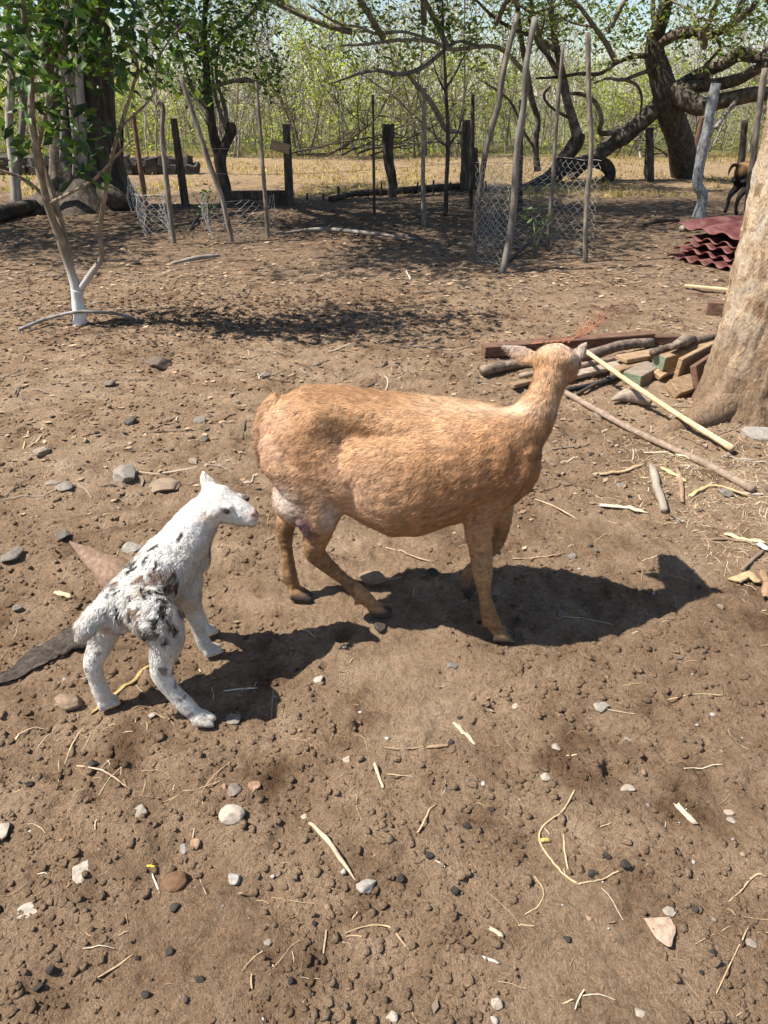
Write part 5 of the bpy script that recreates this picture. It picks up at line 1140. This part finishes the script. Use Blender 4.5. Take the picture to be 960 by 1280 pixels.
post('stake', (588, 262), (591, 118), 6, M['dark_bark'], 'thin dark stake beside the thick post and stump', 'stake', [(590, 190)])
post('fence_post', (580, 239), (583, 150), 13, M['dark_bark'], 'thick dark fence post in front of a stump', 'post')
post('stump', (592, 236), (590, 185), 17, M['dark_bark'], 'dark broken tree stump behind the thick fence post', 'stump')
post('stake', (590, 327), (647, 18), 8.5, M['grey_bark'], 'long leaning pale pole, fixed to the netting corner of the tree guard', 'stake', [(597, 265), (607, 190), (622, 135), (630, 85)], dy=.15)
post('stake', (628, 339), (669, 22), 9, M['thin_bark'], 'long leaning pale pole, smoother of the two on the netted tree guard', 'stake', [(641, 270), (646, 190), (655, 130), (658, 80)], dy=.15)
post('stake', (685, 313), (704, 55), 5.5, M['grey_bark'], 'thin bowed stake at the back of the netted tree guard', 'stake', [(690, 240), (696, 150)])
post('stake', (733, 327), (735, 40), 7, M['grey_bark'], 'upright grey stake of the netted tree guard, farthest from the leaning poles', 'stake', [(733, 260), (739, 190), (736, 110)])
post('stake', (650, 266), (652, 125), 7, M['dark_bark'], 'dark thin stake seen between the two long leaning poles', 'stake')
post('fence_post', (873, 274), (896, 104), 15, M['lichen_bark'], 'crooked grey lichen-covered post behind the red sheets', 'post', [(878, 245), (871, 228), (880, 180), (888, 140)])
post('stake', (934, 272), (956, 85), 9, M['grey_bark'], 'tall slim grey pole between lichen post and peeling tree', 'stake', [(938, 230), (946, 160)])
post('fence_post', (926, 218), (931, 150), 10, M['dark_bark'], 'short dark leaning fence post far behind the slim grey pole', 'post')
post('fence_post', (812, 226), (812, 160), 12, M['dark_bark'], 'dark prop post standing under the sprawling tree limb', 'post')
post('fence_post', (867, 200), (878, 146), 8, M['old_timber'], 'brown leaning post just behind the sprawling tree trunk', 'post')
post('fence_post', (150, 246), (152, 150), 7, M['dark_bark'], 'thin dark post against the massive dark tree', 'post')
for k, (px, py, h) in enumerate(((424, 249, 16), (404, 250, 8), (383, 250, 9), (440, 247, 7), (460, 247, 11), (476, 246, 20), (497, 243, 14), (522, 242, 15), (541, 243, 18), (564, 239, 11), (345, 254, 12), (320, 253, 8), (608, 240, 14))):
    c = G(px, py); post('fence_peg', (px, py), (px + (k % 3) - 1, py - h), 3.2, M['dark_bark'], 'short dark wooden peg standing in the row along the field edge', 'peg', None, False, 'pegs along the field edge')
# young vine-wrapped sapling
e = empty('sapling', G(558, 270), 'thin dark sapling stem with a hanging leafy vine above', 'tree'); Y0 = G(558, 270)[1]
v, f = tube([D(557, 274, Y0), D(558, 230, Y0), D(560, 180, Y0), D(558, 120, Y0), D(555, 60, Y0), D(552, -20, Y0)], [.035, .032, .03, .022, .015, .01], 8, 24, .15, 6); part('trunk', v, f, M['dark_bark'], e)
for a, b, c_, d_ in ((559, 182, 545, 172), (559, 185, 574, 160), (558, 110, 580, 70), (557, 115, 545, 90)):
    v, f = tube([D(a, b, Y0), D((a + c_) / 2, (b + d_) / 2 + 2, Y0), D(c_, d_, Y0), D(c_ * 1.5 - a * .5, d_ - 25, Y0)], [.018, .014, .01, .006], 6, 12); part('stem', v, f, M['dark_bark'], e)
Pl = cloud([D(552, 8, Y0), D(551, -10, Y0), D(553, 25, Y0)], .12, 60, 4); V, Fa, C = leaves(Pl, .10, pick(GREEN[:2], 60), .9); part('crown', V, Fa, M['leaf'], e, C, False)

def netting(path, h0, h1, cell=.06, wire=.0016, seed=1, sag=.03):
    """hexagonal wire strands: zig-zag pairs, each wire a three-sided tube"""
    r = np.random.default_rng(seed); path = A(path, float); sl = np.concatenate([[0], np.cumsum(np.linalg.norm(np.diff(path[:, :2], axis=0), axis=1))]); L = sl[-1]; ncol = int(L / cell); nrow = int((h1 - h0) / (cell * .75)); g = Geo()
    def pt(u, h):
        u = np.clip(u, 0, L); x = np.interp(u, sl, path[:, 0]); y = np.interp(u, sl, path[:, 1])
        p = np.stack([x, y, np.full_like(x, 0) + h], -1); o = (fbm(p * 2.3, 2, seed) - .5) * sag * 4; o2 = (fbm(p * 2.1 + 9, 2, seed + 3) - .5) * sag * 4
        return p + np.stack([o, o2, o * .5], -1)
    for c in range(ncol + 1):
        pts = []
        for k in range(nrow + 1):
            o = cell * .46 * (1 if (k + c) % 2 else -1); h = h0 + k * cell * .75
            pts.append((c * cell + o, h))
            pts.append((pts[-1][0], h + cell * .25))
        P_ = pt(A([q[0] for q in pts]), A([q[1] for q in pts])); P_[:, 2] = np.maximum(P_[:, 2], .0)
        g.add(*tube(P_, wire, 3, None, caps=False))
    for h in (h0, h1):
        u = np.linspace(0, L, 60); g.add(*tube(pt(u, np.full(60, h)), wire * 1.4, 3, None, caps=False))
    return g
n1 = netting([G(633, 338)[:2], G(590, 326)[:2], (1.25, 8.45), G(685, 311)[:2], G(735, 326)[:2]], .02, .92, .055, .0014, 3)
solid('wire_netting', n1.V(), n1.f, M['wire'], 'hexagonal wire netting wrapped around the leaning-pole tree guard', 'netting', None, None, None, False)
n2 = netting([G(172, 262)[:2], G(186, 296)[:2], G(215, 300)[:2], G(212, 285)[:2]], .0, .50, .055, .0014, 8, .10)
solid('wire_netting', n2.V(), n2.f, M['wire'], 'collapsed heap of wire netting round the thin reddish stake', 'netting', None, None, None, False)
n3 = netting([G(250, 285)[:2], G(262, 300)[:2], G(300, 300)[:2], G(336, 296)[:2], G(342, 290)[:2]], .0, .42, .055, .0014, 9, .06)
solid('wire_netting', n3.V(), n3.f, M['wire'], 'low wire netting guard beside the straight tall grey stake', 'netting', None, None, None, False)
n4 = netting([G(600, 238)[:2], G(640, 236)[:2], G(690, 232)[:2]], .0, .45, .08, .0024, 19, .10)
solid('wire_netting', n4.V(), n4.f, M['wire'], 'sagging wire netting on the ground before the sprawling tree', 'netting', None, None, None, False)
# seedling in each guard
def seedling(base, h, lab, spread=.25, n=60, cols=GREEN):
    c = G(*base); e = empty('seedling', c, lab, 'plant'); g = Geo()
    for q in range(4):
        a = q * 1.7; g.add(*tube([c + A([0, 0, -.02]), c + A([math.cos(a) * spread * .3, math.sin(a) * spread * .3, h * .5]), c + A([math.cos(a) * spread, math.sin(a) * spread, h])], [.008, .006, .003], 5, 8))
    part('stem', g.V(), g.f, M['grey_bark'], e)
    Pl = cloud([c + A([0, 0, h * k]) for k in (.45, .65, .85, 1)], spread, n, int(base[0])); V, Fa, C = leaves(Pl, .06, pick(cols, n)); part('foliage', V, Fa, M['leaf'], e, C, False)
seedling((668, 318), .42, 'small leafy seedling inside the leaning-pole netting guard', .22, 70, [(.10, .15, .03), (.07, .12, .03)])
seedling((262, 288), .45, 'small green seedling beside the slanted prop pole', .16, 55, [(.06, .14, .02), (.09, .19, .03)])
v, f = tube([G(238, 288) + A([0, 0, .01]), G(247, 278) + A([0, 0, .05]), G(262, 276) + A([0, 0, .10]), G(278, 280) + A([0, 0, .05]), G(284, 288) + A([0, 0, .01])], .016, 8, 24); solid('irrigation_hose', v, f, M['pipe'], 'black irrigation hose arching over the green seedling', 'hose')
v, f = tube([G(632, 330) + A([0, 0, .01]), G(650, 318) + A([0, 0, .04]), G(668, 308) + A([0, 0, .08]), G(678, 305) + A([0, 0, .02])], .016, 8, 24); solid('irrigation_hose', v, f, M['pipe'], 'black irrigation hose inside the leaning-pole netting guard', 'hose')
# beams and logs along the field edge
timber('timber_beam', G(285, 255) + A([0, 0, .09]), G(364, 254) + A([0, 0, .09]), .14, .20, M['dark_bark'], 'dark squared timber on the ground, ending at the pale-board post', 'beam')
log('fallen_log', [G(412, 252) + A([0, 0, .04]), G(450, 246) + A([0, 0, .06]), G(500, 243) + A([0, 0, .06]), G(560, 238) + A([0, 0, .06]), G(600, 236) + A([0, 0, .05])], [.04, .05, .06, .06, .04], M['dark_log'], 'long dark fallen log lying along the row of pegs', 'log', bs=3, n=30)
log('branch', [G(345, 296) + A([0, 0, .03]), G(400, 292) + A([0, 0, .05]), G(450, 296) + A([0, 0, .05]), G(520, 302) + A([0, 0, .03])], [.012, .025, .025, .012], M['thin_bark'], 'pale thin branch lying on the shaded dark soil', 'branch', bs=4, n=24)
log('branch', [G(215, 332) + A([0, 0, .02]), G(245, 328) + A([0, 0, .04]), G(275, 323) + A([0, 0, .03])], [.012, .025, .015], M['thin_bark'], 'short pale branch on sunny dirt before the slanted prop', 'branch', bs=4)
log('branch', [G(805, 283) + A([0, 0, .03]), G(825, 281) + A([0, 0, .05]), G(848, 278) + A([0, 0, .03])], [.02, .03, .02], M['dark_bark'], 'dark short branch on the ground beside the red sheets', 'branch', bs=4)
# low dark stone wall far left
wl = empty('stone_wall', G(150, 216), 'low dark dry-stone wall behind the posts', 'wall'); rr = np.random.default_rng(3)
for row in range(2):
    x = 2.0
    px = -20 + row * 5
    while px < 243 - row * 8:
        w = 10 + 6 * rr.random(); c = G(px + w / 2, 218); m = pxm(c[1])
        th = (rr.random() - .5) * .35; cx_, sx_ = math.cos(th), math.sin(th); hh_ = .085 + .03 * rr.random()
        v, f = box(c + A([0, .06 * (rr.random() - .5), hh_ + row * .17]), [A([w * m * .56, 0, .02 * (rr.random() - .5)]), A([-.16 * sx_, .16 * cx_, 0]), A([.01, 0, hh_])], .03); v = v + .02 * rr.normal(size=v.shape)
        part('stone', v, f, M['stone'], wl, np.tile(A([.06, .052, .045]) * (.6 + .8 * rr.random()), (len(v), 1)), False); px += w
# dead brush lying at the edge of the thicket
bw = empty('brush_pile', G(430, 196), 'tangle of dead dark branches lying at the thicket edge', 'brush')
for q in range(7):
    a = [G(355 + 18 * q, 199 - (q % 3)) + A([0, 0, .1])]; d = A([.6 + .5 * rr.random(), rr.normal() * .2, .15 + .25 * rr.random()]); g, _ = twigs(a[0], d, 1.9 + rr.random(), .036, 4, 300 + q, 2, .45, None, None, 4); V = g.V(); V[:, 2] = np.maximum(V[:, 2], .02)
    part('branch', V, g.f, M['dark_bark'], bw)
bw = empty('brush_pile', G(780, 195), 'pile of dead twigs behind the sprawling tree on the field', 'brush')
for q in range(8):
    c = G(770 + 16 * (q % 8), 197); d = A([rr.normal() * .6, rr.normal() * .2, .25]); g, _ = twigs(c + A([0, 0, .05]), d, 1.3, .03, 4, 330 + q, 2, .5, None, None, 4); V = g.V(); V[:, 2] = np.maximum(V[:, 2], .02)
    part('branch', V, g.f, M['dark_bark'], bw)
# fence wires
for k, z in enumerate((.45, .8)):
    pts = [G(217, 257), G(232, 257), G(362, 255), G(488, 246), G(580, 239), G(640, 236)]
    v, f = tube([A([p[0], p[1], z + .02 * math.sin(i * 2)]) for i, p in enumerate(pts)], .004, 4, 40); solid('fence_wire', v, f, M['wire'], ['lower', 'upper'][k] + ' strand of fence wire strung between the dark posts', 'wire')

# ------------------------------------------------------------------ red corrugated sheets
def red_paint():
    m, t, b = new_mat('red_paint'); n1 = noise(t, coords(t, (6, 6, 6)), 1, 5, .65, .4); n2 = noise(t, coords(t, (40, 40, 40)), 1, 3)
    c = ramp(t, n1, [(.3, (.05, .016, .014)), (.46, (.105, .032, .028)), (.60, (.17, .068, .058)), (.76, (.17, .12, .10))]); cc = mixc(t, .35, c.outputs[0], ramp(t, n2, [(.3, (.5, .4, .4)), (.7, (1.2, 1.2, 1.2))]).outputs[0], 'MULTIPLY')
    t.links.new(cc, b.inputs['Base Color']); b.inputs['Roughness'].default_value = .6; bump(t, b, n2, .0008); return m
M['red'] = red_paint()
def sheet(c, ang, Lr, nw, pitch, amp, tilt, roll, label, sag=0.):
    """corrugation runs along u, waves along w"""
    n = nw * 10 + 1; m = 14; w = np.linspace(0, nw * pitch, n); u = np.linspace(0, Lr, m); Wm, Um = np.meshgrid(w, u)
    ph = (Wm / pitch) % 1; prof = np.where(ph < .62, np.sin(ph / .62 * np.pi) ** .8, -.28 * np.sin((ph - .62) / .38 * np.pi)) * amp
    Zm = prof + Um * tilt + Wm * roll + sag * np.sin(Um / Lr * np.pi) + .02 * (fbm(np.stack([Wm * 3, Um * 3, Wm * 0], -1), 2, int(c[2] * 100)) - .5)
    e1 = A([math.cos(ang), math.sin(ang), 0]); e2 = A([-math.sin(ang), math.cos(ang), 0]); T = .006
    top = A(c) + e1 * Wm[..., None] + e2 * Um[..., None] + A([0, 0, 1.]) * Zm[..., None]; bot = top - A([0, 0, T])
    V = np.concatenate([top.reshape(-1, 3), bot.reshape(-1, 3)]); k = n * m; idx = np.arange(k).reshape(m, n); f = []
    q = np.stack([idx[:-1, :-1], idx[:-1, 1:], idx[1:, 1:], idx[1:, :-1]], -1).reshape(-1, 4); f += q.tolist() + (q[:, ::-1] + k).tolist()
    for rw in (idx[0], idx[-1][::-1], idx[:, -1], idx[::-1, 0]):
        for a, b in zip(rw[:-1], rw[1:]): f.append([a + k, b + k, b, a])
    return solid('roof_sheet', V, f, M['red'], label, 'roof sheet', 'stacked red roof sheets')
c0 = G(833, 322); ang = math.atan2(G(922, 343)[1] - c0[1], G(922, 343)[0] - c0[0])
sheet((c0[0], c0[1], .02), ang, 1.1, 6, .185, .032, .02, .0, 'bottom red roof sheet of the stack, lying on the dirt')
sheet((c0[0] + .10, c0[1] + .10, .070), ang + .02, 1.1, 6, .185, .032, .02, .005, 'second red roof sheet up in the stack')
sheet((c0[0] + .16, c0[1] + .02, .135), ang + .03, 1.1, 6, .20, .034, .02, .0, 'third red roof sheet up, just below a dark gap')
sheet((c0[0] + .20, c0[1] + .10, .175), ang + .05, 1.1, 5, .21, .034, .03, .0, 'fourth red roof sheet under the loose top sheet')
sheet((c0[0] + .12, c0[1] + .30, .285), ang - .02, 1.05, 4, .30, .030, .02, -.03, 'loose faded top red roof sheet of the stack', .02)
log('branch', [(c0[0] + .25, c0[1] + .40, .225), (c0[0] + .6, c0[1] + .50, .24), (c0[0] + 1.0, c0[1] + .35, .235)], [.035, .04, .035], M['grey_bark'], 'short log wedged under the loose top red sheet', 'log')

# ------------------------------------------------------------------ the dry thicket beyond the field
def thicket_tree(seed, h, lean, nb, leafn, cols, lsize=.10, r0=.045):
    r = np.random.default_rng(seed); g = Geo(); tips = []
    for s_ in range(1 + seed % 3):
        d = A([lean + r.normal() * .22, r.normal() * .18, 1.]); p = A([r.normal() * .12, r.normal() * .12, -.1]); k = 9; pts = [p]; dd = norm(d)
        for i in range(k): dd = norm(dd + r.normal(size=3) * .09 + A([0, 0, .03])); pts.append(pts[-1] + dd * h / k)
        g.add(*tube(pts, np.linspace(r0, r0 * .3, k + 1), 6, None, caps=False)); pts = A(pts)
        for b in range(nb):
            q = pts[2 + r.integers(0, k - 2)]; a = r.random() * 6.28; twigs(q, (math.cos(a), math.sin(a), .5 + .6 * r.random()), h * (.18 + .22 * r.random()), r0 * .42, 3, seed * 100 + b, 1, .6, g, tips, 3)
    Pl = cloud(tips, .38, leafn, seed, .8); V, Fa, C = leaves(Pl, lsize, pick(cols, leafn, .35), .2, .45, seed)
    tm = mesh_data('trunk', g.V(), g.f); tm.materials.append(M['thin_bark']); cm = mesh_data('crown', V, Fa, C, False); cm.materials.append(M['far_leaf']); return tm, cm
DRY = [(.32, .28, .12), (.36, .31, .17), (.26, .26, .08), (.29, .22, .11), (.25, .27, .07)]
LIME = [(.25, .30, .05), (.32, .35, .075), (.19, .24, .04), (.36, .36, .12)]
kinds = [(thicket_tree(11, 4.6, .1, 12, 1100, DRY), 'slender grey-stemmed tree with sparse yellowish leaves in the dry thicket'), (thicket_tree(12, 5.2, -.15, 14, 260, DRY), 'nearly leafless grey tree in the dry thicket'),
         (thicket_tree(13, 3.4, .2, 12, 1700, LIME, .10, .03), 'bushy lime-green young tree at the edge of the dry thicket'), (thicket_tree(14, 5.6, .05, 15, 1500, YGREEN), 'tall thin tree with yellow-green crown in the dry thicket'),
         (thicket_tree(16, 4.2, -.2, 13, 120, DRY, .08, .04), 'bare leaning multi-stemmed tree in the dry thicket'), (thicket_tree(17, 4.9, .12, 12, 900, LIME), 'thin tree with bright green leaf tufts in the dry thicket')]
rr = np.random.default_rng(99); NT = 120
for k in range(NT):
    row = k % 4; Y0 = 23.5 + row * 3.2 + rr.random() * 3; X0 = ((k // 4 + rr.random()) / (NT // 4) * 2 - 1) * (Y0 * .66 + 1.5)
    q = rr.choice([0, 1, 2, 3, 4, 5], p=[.14, .24, .22, .08, .22, .10]) if row < 2 else rr.choice([0, 1, 3, 4, 5], p=[.22, .34, .12, .18, .14])
    (tm, cm), lb = kinds[q]; e = empty('thicket_tree', (X0, Y0, float(zg(X0, Y0))), lb, 'tree', ['sparse slender trees', 'nearly leafless trees', 'lime-green young trees', 'tall thin trees', 'bare leaning trees', 'green-tufted trees'][q] + ' beyond the field')
    e.rotation_euler = (0, 0, rr.random() * 6.28); s_ = .58 + .42 * rr.random(); e.scale = (s_, s_, s_ * (.85 + .3 * rr.random()))
    link('trunk', tm, None, e); link('crown', cm, None, e)
# undergrowth and far wood: one mass of stems, twigs and leaf flecks
n = 1900; y = 24 + 26 * rr.random(n) ** .8; x = (rr.random(n) * 2 - 1) * (.68 * y + 2); g = Geo(); Vs = []; Fs = []
k = 5; h = 1.2 + 3.2 * rr.random(n) ** 1.3; ln = rr.normal(size=(n, 2)) * .28; r0 = .009 + .016 * rr.random(n); ph = rr.random((n, 4)) * 6.28
a3 = A([0, 2.09, 4.19]); rings = []
for i in range(k + 1):
    u = i / k; c = np.stack([x + ln[:, 0] * h * u + .10 * np.sin(ph[:, 0] + u * 6), y + ln[:, 1] * h * u + .10 * np.sin(ph[:, 1] + u * 6), h * u - .05], -1)
    rings.append(c[:, None] + np.stack([np.cos(a3), np.sin(a3), 0 * a3], -1)[None] * (r0 * (1 - .75 * u))[:, None, None])
V = np.stack(rings, 1).reshape(-1, 3); ff = A([[i * 3 + j, i * 3 + (j + 1) % 3, (i + 1) * 3 + (j + 1) % 3, (i + 1) * 3 + j] for i in range(k) for j in range(3)])
Fa = (ff[None] + (np.arange(n) * 3 * (k + 1))[:, None, None]).reshape(-1, 4)
tag(link('undergrowth_stems', mesh_data('undergrowth_stems', V, Fa), M['thin_bark']), 'dense thin grey stems of the dry wood beyond the field', 'undergrowth', None, 'stuff')
n = 80000; y = 24 + 34 * rr.random(n); x = (rr.random(n) * 2 - 1) * (.70 * y + 2); hmax = .9 + 3.3 * fbm(xy(x * .35, y * .35), 3, 5) + (y - 24) * .02
Pl = np.stack([x, y, .1 + rr.random(n) ** 1.5 * hmax], -1); den = fbm(Pl * A([.55, .35, .8]), 3, 15); keep = den > .46; Pl = Pl[keep]
pc = np.where(fbm(Pl * .4, 2, 44)[:, None] > .52, pick(LIME, len(Pl), .3), pick(DRY + [(.20, .17, .12)], len(Pl), .3))
V, Fa, C = leaves(Pl, .13, pc, .1, .5, 77)
tag(link('far_wood', mesh_data('far_wood', V, Fa, C, False), M['far_leaf']), 'mass of yellow-green and dry foliage of the far wood', 'woodland', None, 'stuff')
